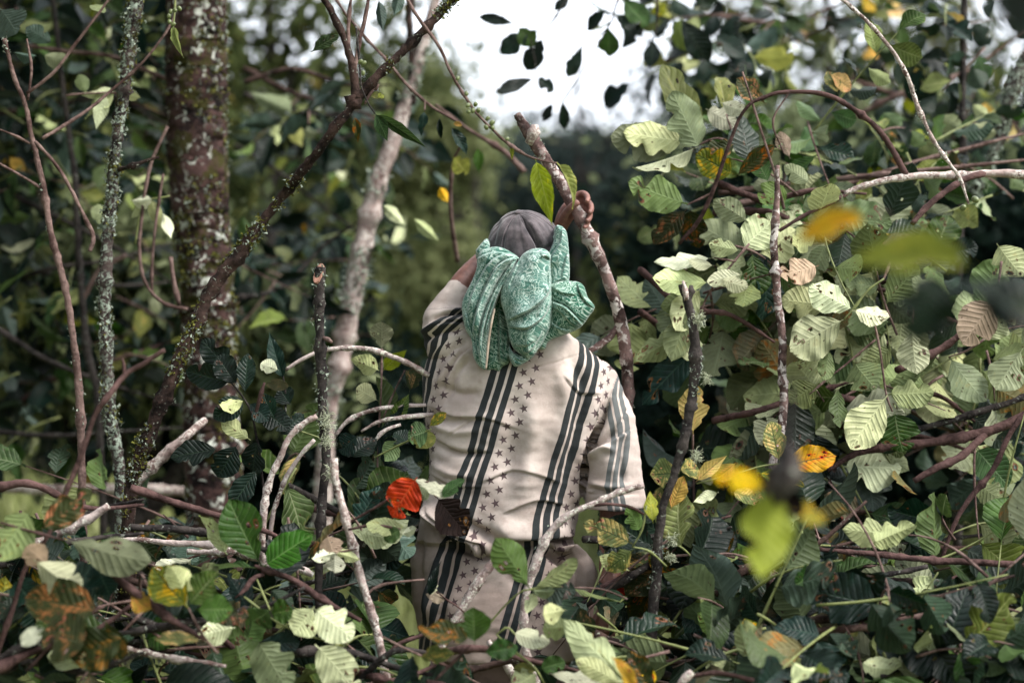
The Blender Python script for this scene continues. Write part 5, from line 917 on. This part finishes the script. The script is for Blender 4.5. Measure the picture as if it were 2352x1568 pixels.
leafy("leafy_sprig", "sprig with bright white-green ribbed leaf low in front of the man's legs", (1240, 1540, 3.2), [(1178, 1452, 1264, 1478, 54, 'white', 'broad', 3.18, True, 0, (.1, -1, .7)), (1215, 1475, 1262, 1490, 18, 'white', 'pointed', 3.18, True), (1240, 1535, 1300, 1518, 46, 'green', 'broad', 3.2, False), (1235, 1540, 1165, 1528, 24, 'lime', 'pointed', 3.2, False), (1235, 1545, 1170, 1580, 66, 'mid', 'broad', 3.2, True), (1260, 1545, 1400, 1575, 60, 'white', 'broad', 3.18, True, 0, (0, -1, 1.2))],
    [('green', [(1250, 1570, 3.2, 2.6), (1225, 1530, 3.2, 2.6), (1175, 1490, 3.2, 2.4), (1140, 1456, 3.2, 2.2)]), ('green', [(1140, 1456, 3.2, 2), (1165, 1440, 3.19, 2), (1185, 1458, 3.18, 1.6)])], cat='sprig')
leafy("leafy_sprig", "dark green and yellow mottled leaves blurred in front of the shirt hem", (1130, 1500, 2.95), [(1090, 1478, 1088, 1392, 78, 'green', 'broad', 2.92, False, 0, (.1, -1, .2)), (1082, 1468, 958, 1438, 60, 'rust', 'broad', 2.9, False, 0, (0, -1, .5)), (1050, 1500, 960, 1500, 44, 'yellow', 'broad', 2.92, False), (1110, 1500, 1190, 1480, 50, 'green', 'broad', 2.95, False)],
    [('redtwig', [(1000, 1560, 2.95, 3), (1040, 1520, 2.95, 3), (1080, 1480, 2.92, 2)])], cat='sprig')
leafy("leafy_sprig", "long pale ribbed leaf pitted with holes bending down at the bottom beside the trousers", (1440, 1580, 3.05), [(1452, 1580, 1288, 1420, 78, 'pale', 'broad', 3.02, True, .05, (-.1, -1, .5)), (1300, 1400, 1222, 1412, 50, 'pale', 'pointed', 3.1, True), (1310, 1440, 1245, 1440, 60, 'mid', 'broad', 3.14, True), (1430, 1570, 1320, 1510, 50, 'pale', 'broad', 3.0, True), (1460, 1600, 1410, 1490, 40, 'orange', 'pointed', 2.7, False)],
    [('green', [(1470, 1610, 3.05, 3), (1440, 1570, 3.03, 2.4), (1380, 1500, 3.03, 2)])], cat='sprig')
leafy("curled_leaf", "curled olive leaf hanging by itself right of the man's shirt hem", (1440, 1375, 3.4), [(1310, 1348, 1442, 1388, 26, 'mid', 'long', 3.38, True, 0, (0, -1, .8)), (1330, 1390, 1360, 1470, 40, 'rust', 'broad', 3.42, False)], [[(1440, 1375, 3.4, 2), (1380, 1352, 3.39, 1.8), (1310, 1348, 3.38, 1.6)]], cat='leaf')
leafy("rusty_leaf", "olive and rust coloured hanging leaf behind the dark upright stick", (1540, 1290, 3.8), [(1530, 1280, 1440, 1375, 70, 'rust', 'broad', 3.85, False), (1500, 1250, 1540, 1330, 60, 'rust', 'broad', 3.82, False), (1510, 1330, 1450, 1440, 66, 'rust', 'broad', 3.84, False), (1410, 1330, 1450, 1360, 50, 'red', 'broad', 3.9, False)], [[(1560, 1250, 3.85, 2.4), (1530, 1282, 3.83, 2)]], cat='leaf')
leafy("orange_leaf", "orange-edged dark leaf standing low between the pale leaf and dark stick", (1470, 1600, 3.1), [(1500, 1598, 1442, 1492, 60, 'rust', 'broad', 3.1, False, 0, (.3, -1, .2)), (1510, 1600, 1470, 1520, 40, 'orange', 'broad', 3.12, False)], [[(1510, 1640, 3.1, 2.4), (1500, 1598, 3.1, 2)]], cat='leaf')
# lower left
leafy("leafy_branch", "bright green and yellow mottled leaf with black spots, upright at the lower left", (620, 1330, 3.42), [(600, 1298, 516, 1146, 106, 'green', 'broad', 3.38, False, 0, (.1, -1, .1)), (606, 1300, 716, 1222, 82, 'green', 'broad', 3.37, False, 0, (0, -1, .4)), (520, 1272, 464, 1168, 58, 'pale', 'pointed', 3.42, True), (588, 1304, 438, 1288, 34, 'green', 'pointed', 3.36, False, 0, (0, -1, 1.2)), (500, 1330, 470, 1290, 40, 'mid', 'broad', 3.34, True)],
    [('redtwig', [(606, 1318, 3.4, 4), (598, 1305, 3.39, 3), (585, 1300, 3.37, 2.5)])])
for lf in [o for o in bpy.data.objects if o.parent and o.parent.get('label', '').startswith('bright green and yellow mottled')][1:3]: pass
leafy("leafy_branch", "big pale ribbed leaf at the bottom left with a smooth whitish leaf beneath it", (60, 1290, 2.95), [(148, 1238, 352, 1306, 96, 'mid', 'broad', 2.92, True, 0, (0, -1, .6)), (78, 1285, 218, 1388, 82, 'white', 'pointed', 2.90, True, 0, (.1, -1, .3)), (72, 1170, -10, 1290, 100, 'mid', 'broad', 2.95, True), (95, 1215, 215, 1128, 70, 'rust', 'broad', 2.96, False), (110, 1300, 60, 1250, 60, 'pink', 'broad', 2.93, True), (220, 1290, 250, 1370, 90, 'teal', 'broad', 3.0, False), (30, 1330, 90, 1400, 80, 'teal', 'broad', 3.05, False)],
    [('redtwig', [(0, 1200, 2.95, 3), (80, 1222, 2.94, 3), (148, 1240, 2.93, 2)])])
leafy("leafy_branch", "orange and green ribbed leaves blurred low at the left above a yellow leaf", (480, 1480, 2.95), [(432, 1395, 345, 1302, 92, 'yellow', 'broad', 2.92, False, 0, (.1, -1, .3)), (430, 1392, 400, 1255, 50, 'pale', 'pointed', 2.94, True), (432, 1390, 500, 1310, 70, 'mid', 'broad', 2.92, False), (450, 1400, 535, 1395, 70, 'green', 'broad', 2.9, False), (466, 1470, 350, 1462, 38, 'yellow', 'broad', 2.88, False, 0, (0, -1, .9)), (350, 1400, 290, 1365, 50, 'orange', 'pointed', 2.92, False), (480, 1400, 570, 1420, 60, 'rust', 'broad', 2.95, False)],
    [[(500, 1500, 2.95, 3), (466, 1460, 2.93, 3), (432, 1395, 2.92, 2)]])
leafy("leafy_branch", "dark olive leaves rimmed with rust, blurred in the bottom left corner", (200, 1500, 2.8), [(230, 1400, 50, 1370, 110, 'rust', 'broad', 2.8, False), (200, 1480, 100, 1440, 120, 'rust', 'broad', 2.75, False), (290, 1460, 150, 1520, 110, 'rust', 'broad', 2.75, False), (60, 1440, 85, 1480, 60, 'white', 'broad', 2.8, True), (240, 1420, 285, 1520, 60, 'rust', 'broad', 2.85, False)], [('redtwig', [(60, 1540, 2.8, 3), (160, 1440, 2.8, 3), (240, 1390, 2.8, 3)])])
leafy("leafy_branch", "grey-green rounded leaf facing up at the bottom, left of the bare stick", (640, 1500, 3.15), [(590, 1468, 665, 1590, 104, 'mid', 'broad', 3.1, True, 0, (0, -1, .2)), (720, 1395, 812, 1470, 86, 'pale', 'broad', 3.15, True, 0, (0, -1, .5)), (722, 1392, 672, 1455, 84, 'pale', 'broad', 3.14, True), (725, 1480, 830, 1590, 90, 'pale', 'broad', 3.12, True), (620, 1400, 580, 1435, 70, 'green', 'broad', 3.15, False), (620, 1410, 670, 1395, 60, 'green', 'broad', 3.15, False), (540, 1440, 450, 1460, 60, 'white', 'broad', 3.12, True), (600, 1480, 690, 1470, 50, 'teal', 'broad', 3.15, False)],
    [('green', [(560, 1370, 3.2, 2.6), (640, 1430, 3.16, 2.4), (730, 1465, 3.15, 2.2), (800, 1480, 3.15, 2)]), ('green', [(590, 1330, 3.3, 2), (620, 1400, 3.2, 2)])])
leafy("leafy_branch", "ragged pale brown leaves with one round hole beside the bare stick", (700, 1300, 3.5), [(752, 1228, 765, 1275, 60, 'pink', 'broad', 3.46, True, 0, (0, -1, .2)), (775, 1270, 700, 1280, 30, 'white', 'pointed', 3.45, True), (770, 1268, 765, 1330, 46, 'white', 'pointed', 3.45, True), (770, 1268, 830, 1285, 30, 'pale', 'pointed', 3.45, True), (820, 1220, 900, 1240, 60, 'pale', 'broad', 3.5, True)], [[(820, 1260, 3.48, 2), (775, 1268, 3.46, 2)]])
# by the mossy trunk
leafy("dark_leaf_shoot", "shoot of dark glossy ribbed leaves growing in front of the mossy trunk", (600, 1110, 3.95), [(550, 870, 455, 775, 62, 'dark', 'broad', 3.95, False), (530, 880, 420, 850, 60, 'dark', 'broad', 3.93, False), (545, 885, 492, 812, 58, 'dark', 'broad', 3.92, False), (562, 905, 568, 808, 44, 'dark', 'broad', 3.9, False), (570, 925, 620, 962, 50, 'teal', 'broad', 3.9, False), (560, 915, 490, 962, 56, 'dark', 'broad', 3.9, False), (562, 920, 486, 940, 40, 'pale', 'pointed', 3.88, True),
    (600, 940, 665, 985, 60, 'dark', 'broad', 3.92, False), (575, 1010, 492, 950, 40, 'pale', 'broad', 3.9, True), (505, 1030, 388, 1048, 62, 'dark', 'broad', 3.88, False, 0, (0, -1, .4)), (590, 1010, 578, 1100, 62, 'dark', 'broad', 3.9, False), (592, 1075, 528, 1168, 58, 'dark', 'broad', 3.86, False), (545, 1020, 500, 1100, 70, 'dark', 'broad', 3.9, False), (640, 1000, 700, 950, 50, 'dark', 'broad', 3.9, False), (630, 960, 600, 900, 40, 'dark', 'broad', 3.9, False)],
    [('dark', [(610, 1160, 3.96, 3), (590, 1010, 3.93, 3), (570, 930, 3.92, 2.5), (500, 840, 3.94, 2)]), ('green', [(580, 940, 3.92, 2), (650, 975, 3.92, 2), (735, 1005, 3.92, 1.8)]), ('redtwig', [(585, 960, 3.9, 4), (598, 910, 3.88, 4), (608, 878, 3.88, 3)])])
leafy("dark_leaf_shoot", "upright shoot of three curled leaves between the mossy trunk and the cut stick", (660, 930, 3.95), [(652, 872, 612, 758, 38, 'teal', 'long', 3.95, False), (640, 850, 598, 832, 36, 'white', 'broad', 3.94, True), (635, 900, 640, 868, 50, 'rust', 'broad', 3.93, True), (668, 930, 640, 890, 50, 'dark', 'broad', 3.95, False)], [('dark', [(655, 960, 3.96, 2.4), (655, 900, 3.95, 2.2), (650, 862, 3.95, 1.6)])])
leafy("pale_leaf_sapling", "small sapling with crumpled pale leaves against the shadow left of the man", (890, 960, 4.15), [(875, 805, 880, 735, 56, 'pale', 'broad', 4.2, True), (870, 850, 806, 822, 50, 'pale', 'pointed', 4.15, True), (868, 920, 815, 888, 50, 'pale', 'broad', 4.1, True), (880, 850, 930, 800, 34, 'lime', 'long', 4.25, False), (940, 900, 965, 830, 46, 'rust', 'broad', 4.1, False), (905, 970, 935, 900, 34, 'mid', 'long', 4.0, False), (885, 1000, 930, 925, 30, 'dark', 'long', 4.0, False)],
    [('twig', [(870, 980, 4.1, 2.4), (875, 900, 4.12, 2.2), (878, 800, 4.18, 1.8)]), ('twig', [(880, 960, 4.1, 2), (905, 900, 4.1, 2), (930, 850, 4.1, 1.5)])], cat='sapling')
leafy("leafy_twig", "twig with yellow-green notched leaf touching the left side of the man's back", (940, 1050, 3.85), [(985, 990, 935, 1000, 60, 'green', 'broad', 3.8, False), (960, 975, 985, 1035, 60, 'lime', 'broad', 3.82, False), (985, 980, 1025, 945, 26, 'yellow', 'broad', 3.78, False), (940, 1020, 905, 990, 46, 'dark', 'broad', 3.85, False), (800, 1050, 865, 1000, 60, 'dark', 'broad', 3.9, False), (910, 1010, 880, 1060, 50, 'green', 'pointed', 3.85, True), (820, 1000, 780, 1040, 60, 'teal', 'broad', 3.9, False)], [('green', [(860, 1050, 3.86, 2), (930, 1015, 3.83, 2), (990, 985, 3.79, 1.6)])], cat='twig')
leafy("hanging_leaf_twig", "twig with green berries and one wavy leaf hanging over the mossy trunk", (400, -30, 4.1), [(398, 60, 418, 130, 22, 'lime', 'long', 4.08, False), (150, 350, 205, 360, 40, 'teal', 'broad', 4.3, True), (770, 80, 714, 118, 40, 'green', 'broad', 3.98, False)][:1], [('green', [(402, -30, 4.1, 2), (401, 20, 4.1, 2), (398, 62, 4.09, 1.8)])], cat='twig')
_h = bpy.data.objects['hanging_leaf_twig']
for bx, by in [(392, 27), (388, 37), (389, 50), (402, 24), (412, 20), (398, 56)]: berry(_h, bx, by, 4.07, 6)
leafy("narrow_leaf_shoot", "shoot of hanging narrow pale leaves between the bare sapling and the lichen trunk", (240, 160, 4.5), [(265, 210, 180, 215, 30, 'pale', 'pointed', 4.5, True), (262, 215, 215, 258, 36, 'pale', 'pointed', 4.5, True), (240, 215, 222, 300, 34, 'pale', 'long', 4.48, True), (225, 210, 200, 280, 30, 'mid', 'long', 4.5, True), (265, 205, 330, 230, 28, 'pale', 'pointed', 4.5, True), (200, 215, 180, 170, 34, 'mid', 'broad', 4.5, True), (120, 100, 60, 60, 44, 'teal', 'broad', 4.4, True), (100, 125, 165, 150, 40, 'mid', 'pointed', 4.4, True), (30, 120, 110, 145, 30, 'teal', 'long', 4.3, True), (0, 20, 45, 75, 90, 'teal', 'broad', 4.2, True), (240, 10, 215, 30, 40, 'mid', 'broad', 4.2, True), (330, 450, 300, 500, 40, 'pale', 'pointed', 4.5, True), (345, 455, 372, 530, 30, 'pale', 'long', 4.5, True), (300, 460, 360, 465, 30, 'white', 'long', 4.5, True), (375, 490, 395, 550, 24, 'white', 'long', 4.5, True), (270, 500, 205, 490, 50, 'mid', 'broad', 4.6, True)],
    [('twig', [(150, 220, 4.5, 2.4), (210, 214, 4.5, 2.4), (300, 214, 4.5, 2)]), ('green', [(310, 560, 4.5, 2.4), (330, 470, 4.5, 2.2), (390, 450, 4.5, 2)])], cat='shoot', fine=False)
sil = [(1186, 56, 1108, 40, 24), (1216, 74, 1160, 116, 46), (1190, 62, 1222, 100, 44), (1247, 88, 1213, 152, 42), (1340, 105, 1306, 165, 30), (1398, 62, 1396, 120, 42), (1310, -10, 1280, 20, 22), (1228, 180, 1152, 208, 30), (1235, 178, 1266, 205, 28), (1500, 90, 1497, 145, 34), (1395, 20, 1350, 60, 30), (1430, 0, 1480, 50, 44), (1450, 30, 1430, 60, 36), (1290, 230, 1300, 290, 24), (1270, 235, 1250, 275, 20), (1560, 40, 1620, 130, 50), (1640, 80, 1700, 120, 44), (1100, 400, 1100, 350, 20)]
leafy("sky_twig", "dark leaves on thin twigs hanging against the white sky above the held stick", (1320, -60, 5.0), [(a, b, a + (c_ - a) * 1.2, b + (d_ - b) * 1.2, e_ * 1.2, random.choice(['dark', 'dark', 'green']), 'broad', 5.0, False) for a, b, c_, d_, e_ in sil],
    [('dark', [(1340, -60, 5, 3), (1300, 0, 5, 2), (1260, 60, 5, 2), (1216, 74, 5, 1.5)]), ('dark', [(1460, -60, 5, 3), (1420, 0, 5, 2.4), (1398, 62, 5, 1.8), (1340, 105, 5, 1.4)]), ('dark', [(1216, 74, 5, 1.3), (1225, 120, 5, 1.2), (1235, 178, 5, 1.1)]), ('dark', [(1510, -60, 5, 3), (1508, 60, 5, 2), (1500, 92, 5, 1.5)]), ('dark', [(1398, 62, 5, 1.2), (1340, 160, 5, 1.2), (1290, 235, 5, 1.1)])], cat='twig', fine=False)
leafy("dry_twig_leaves", "blue-green narrow leaves hanging from the long drooping twigs above the cap", (950, 120, 4.2), [(975, 255, 968, 310, 24, 'teal', 'pointed', 4.3, False), (1010, 270, 1012, 330, 14, 'dark', 'long', 4.3, False), (1035, 290, 1090, 375, 30, 'teal', 'long', 4.3, False), (870, 0, 880, 80, 26, 'teal', 'long', 4.2, True), (920, -20, 905, 40, 30, 'teal', 'long', 4.2, True), (1040, 360, 1075, 400, 46, 'lime', 'broad', 4.7, False), (1010, 430, 1030, 470, 24, 'orange', 'long', 4.8, True), (1040, 285, 1065, 283, 12, 'orange', 'pointed', 4.3, False), (715, 120, 775, 75, 34, 'green', 'broad', 4.0, False), (950, 500, 1010, 560, 26, 'pale', 'long', 4.9, True), (880, 470, 935, 520, 30, 'pale', 'long', 4.9, True)],
    [('twig', [(975, 230, 4.3, 2), (975, 255, 4.3, 1.5)]), ('dark', [(840, -40, 4.2, 2), (870, 0, 4.2, 1.5)]), ('twig', [(1050, 600, 4.9, 6), (1035, 480, 4.8, 5), (1040, 380, 4.75, 4), (1060, 330, 4.7, 3)])], cat='twig')
# very near, far out of focus
leafy("near_twig", "blurred lime green leaf hanging close to the lens at the lower right", (1810, 1090, 2.25), [(1775, 1120, 1748, 1345, 122, 'lime', 'pointed', 2.24, True, 0, (0, -1, .25)), (1760, 1118, 1640, 1082, 56, 'orange', 'broad', 2.25, False, 0, (0, -1, .6)), (1800, 1150, 1900, 1200, 50, 'yellow', 'broad', 2.25, False, 0, (0, -1, .6)), (1775, 1135, 1850, 1170, 60, 'brown', 'broad', 2.26, False)],
    [('dark', [(1820, 880, 2.28, 3), (1815, 960, 2.27, 6), (1800, 1050, 2.25, 7), (1790, 1110, 2.25, 12), (1780, 1140, 2.25, 5)]), ('dark', [(1765, 1075, 2.25, 14), (1785, 1088, 2.25, 48), (1815, 1095, 2.25, 48), (1840, 1110, 2.25, 14)])], cat='twig')
leafy("near_leaf", "blurred long bright green leaf crossing the right side very close to the lens", (2420, 720, 1.9), [(2230, 610, 1940, 555, 96, 'lime', 'pointed', 1.88, False, 0, (0, -1, .5)), (2440, 760, 2160, 590, 110, 'dark', 'pointed', 1.86, False, 0, (0, -1, .5)), (2150, 620, 2105, 790, 150, 'dark', 'broad', 1.9, False, 0, (.2, -1, .1)), (2250, 640, 2400, 760, 150, 'dark', 'broad', 1.88, False)], [('green', [(2500, 740, 1.6, 4), (2400, 715, 1.57, 3), (2340, 690, 1.56, 2)])], cat='leaf')
leafy("near_leaf", "blurred orange-brown leaf left of the long near green leaf", (1990, 510, 2.1), [(1990, 500, 1815, 535, 62, 'orange', 'pointed', 2.1, False, 0, (0, -1, .4))], [('twig', [(2040, 490, 2.1, 3), (1990, 502, 2.1, 2)])], cat='leaf')
leafy("near_leaf", "huge dark leaf blurred across the top right corner of the view", (2500, -100, 1.3), [(2480, -160, 2330, 90, 200, 'dark', 'broad', 1.25, False, 0, (-.3, -1, .1)), (2230, -120, 2370, 110, 90, 'dark', 'broad', 1.3, False, 0, (-.3, -1, .1))], [('dark', [(2560, -200, 1.3, 5), (2480, -160, 1.27, 4)])], cat='leaf')

# ------------------------------------------------------------------ the cut branches that make up the heap and the leaf wall
def pile(name, label, box, dr, n, mats, size, cat='branch', stems=2, bark='twig', group=None, **k):
    x0, y0, x1, y1 = box; root = empty(name, P((x0 + x1) / 2, y1, sum(dr) / 2), label, cat, group)
    for i in range(stems):
        d = random.uniform(*dr); ya, yb = random.uniform(y0, y1), random.uniform(y0, y1)
        pw = [P(x0 + (x1 - x0) * t, ya + (yb - ya) * t + random.uniform(-30, 30), d + random.uniform(-.08, .08)) for t in (0, .33, .66, 1)]
        V, F = tube_geo(pw, [.009, .008, .006, .003], 9, .08, i + n, 4, .001); child('stem', V, F, BK[random.choice([bark, bark, bark, 'brown', 'redtwig'])], root)
    sprays(root, box, dr, n, mats, size, **k); return root
WALL = {'pale': 2.2, 'mid': 5, 'white': .25, 'green': 2.2, 'teal': 1.6, 'dark': .8, 'rust': .8, 'yellow': .25}
KW = dict(flat=True, jit=.22, size=(.09, .165), nl=(3, 6), shape='broad', under=.85, facing=(0, -1, .35), updown=-.3, ar=(.6, .8))
for lab, box, n in [("mass of grey-green ribbed leaves around the upper part of the upright pale stem", (1640, 430, 1990, 640), 13), ("dense pale green foliage between the dark upright stick and the pale stem", (1470, 580, 1780, 830), 13), ("dense spotted foliage just right of the pale upright stem", (1800, 600, 2110, 860), 14),
                    ("dense speckled leaves in the far right of the leaf wall", (2060, 620, 2360, 880), 14), ("lower leaves of the wall behind the yellow leafed twig", (1640, 830, 1960, 1060), 12), ("lower leaves of the wall above the thick dark branch", (1930, 830, 2250, 1060), 10)]:
    pile("leafy_branch", lab, box, (4.08, 4.4), n, WALL, bark='redtwig', fine=True, **KW)
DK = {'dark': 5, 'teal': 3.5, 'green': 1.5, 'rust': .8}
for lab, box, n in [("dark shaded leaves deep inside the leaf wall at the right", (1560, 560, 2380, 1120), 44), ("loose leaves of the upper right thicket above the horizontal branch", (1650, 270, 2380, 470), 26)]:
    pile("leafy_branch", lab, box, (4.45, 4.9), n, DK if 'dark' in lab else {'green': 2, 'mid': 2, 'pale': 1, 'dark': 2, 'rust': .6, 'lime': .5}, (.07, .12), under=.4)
UPR = {'dark': 4, 'teal': 2, 'green': 1, 'mid': 1, 'lime': .4, 'orange': .2, 'pale': .6}
pile("hanging_branch", "slim leafy branch hanging into view at the top right beside the berry twig", (1500, -30, 1950, 180), (5.2, 6.4), 17, UPR, (.08, .15), under=.3, shape=('pointed', 'broad'), updown=-.6)
pile("hanging_branch", "leafy branch with sky showing through it in the upper right corner", (1950, -40, 2370, 330), (5.0, 6.4), 26, UPR, (.07, .13), under=.3, shape=('pointed', 'broad'), updown=-.6)
LF = {'dark': 6, 'teal': 4, 'mid': 1.4, 'pale': 1.2, 'green': 1.5, 'lime': .3, 'orange': .06}
for lab, box, n, dr in [("dark leafy shrub branches at the top left behind the bare sapling", (-40, -30, 400, 330), 40, (5.3, 6.4)), ("dark leafy shrub branches behind the lichen trunk at middle height", (-40, 330, 400, 700), 40, (5.3, 6.4)), ("leafy coffee branches right of the mossy trunk near the top", (560, 130, 900, 330), 14, (5.2, 6.6)), ("leafy coffee branches right of the mossy trunk at middle height", (540, 330, 860, 760), 26, (5.2, 6.6)), ("low leafy shoots between the bare sapling and the mossy trunk", (-40, 700, 430, 1010), 24, (5.2, 6.2))]:
    pile("coffee_branch", lab, box, dr, n, LF, (.09, .17), shape=('pointed', 'long', 'long'), under=.3, updown=-.5, stems=4, bark='dark', ar=(.34, .46))
HP = {'dark': 8, 'teal': 3, 'green': 2.6, 'mid': 2., 'pale': 1.0, 'white': .05, 'rust': 1.1, 'yellow': .3, 'lime': .1}
HW = dict(fine=True, under=.45, nl=(4, 8), shape=('broad', 'broad', 'pointed'), ar=(.5, .72))
heap = [("cut leafy branch lying deep in the heap at the far left", (-60, 1120, 330, 1330), (3.5, 4.2), 20), ("cut leafy branch lying deep in the heap below the mossy trunk", (300, 1110, 700, 1330), (3.55, 4.3), 24), ("cut leafy branch in the heap between the bare stick and the man", (660, 1050, 960, 1330), (3.65, 4.3), 24),
        ("cut leafy branch lowest in the bottom left corner of the heap", (-60, 1350, 330, 1600), (2.95, 3.5), 20), ("cut leafy branch at the bottom edge left of the bare stick", (300, 1350, 700, 1600), (3.1, 3.6), 22), ("cut leafy branch at the bottom edge between bare stick and trousers", (680, 1400, 1020, 1600), (3.1, 3.6), 20),
        ("leafy cuttings below the hem of the man's shirt", (980, 1500, 1330, 1620), (3.15, 3.5), 14), ("cut leafy branch heaped just right of the man's hip", (1340, 1180, 1680, 1400), (3.75, 4.3), 26), ("cut leafy branch heaped under the yellow leafed twig", (1640, 1120, 1990, 1380), (3.6, 4.3), 28),
        ("cut leafy branch in the heap by the right edge", (1980, 1230, 2380, 1420), (3.5, 4.1), 26), ("cut leafy branch at the bottom right of the trousers", (1330, 1400, 1700, 1610), (3.2, 3.8), 26), ("cut leafy branch at the bottom below the lime leaf", (1680, 1380, 2030, 1610), (3.2, 3.8), 30), ("cut leafy branch in the bottom right corner of the heap", (2020, 1400, 2390, 1610), (3.15, 3.7), 28)]
for lab, box, dr, n in heap: pile("cut_branch", lab, box, dr, int(n * .8), HP, (.085, .185), stems=3, bark='dark', **HW)
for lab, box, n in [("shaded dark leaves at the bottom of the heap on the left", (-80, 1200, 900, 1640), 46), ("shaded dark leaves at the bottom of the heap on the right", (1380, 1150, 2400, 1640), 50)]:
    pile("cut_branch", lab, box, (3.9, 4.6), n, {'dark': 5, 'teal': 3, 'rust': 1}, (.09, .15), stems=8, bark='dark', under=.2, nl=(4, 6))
pile("cut_branch", "big pale leaves with bitten edges lying on the heap at the right", (1850, 1180, 2330, 1500), (3.2, 3.5), 9, {'white': 3, 'pale': 4, 'rust': 1.5, 'dark': 1.5}, (.10, .15), stems=2, fine=True, under=.8, nl=(3, 5), ar=(.45, .6))
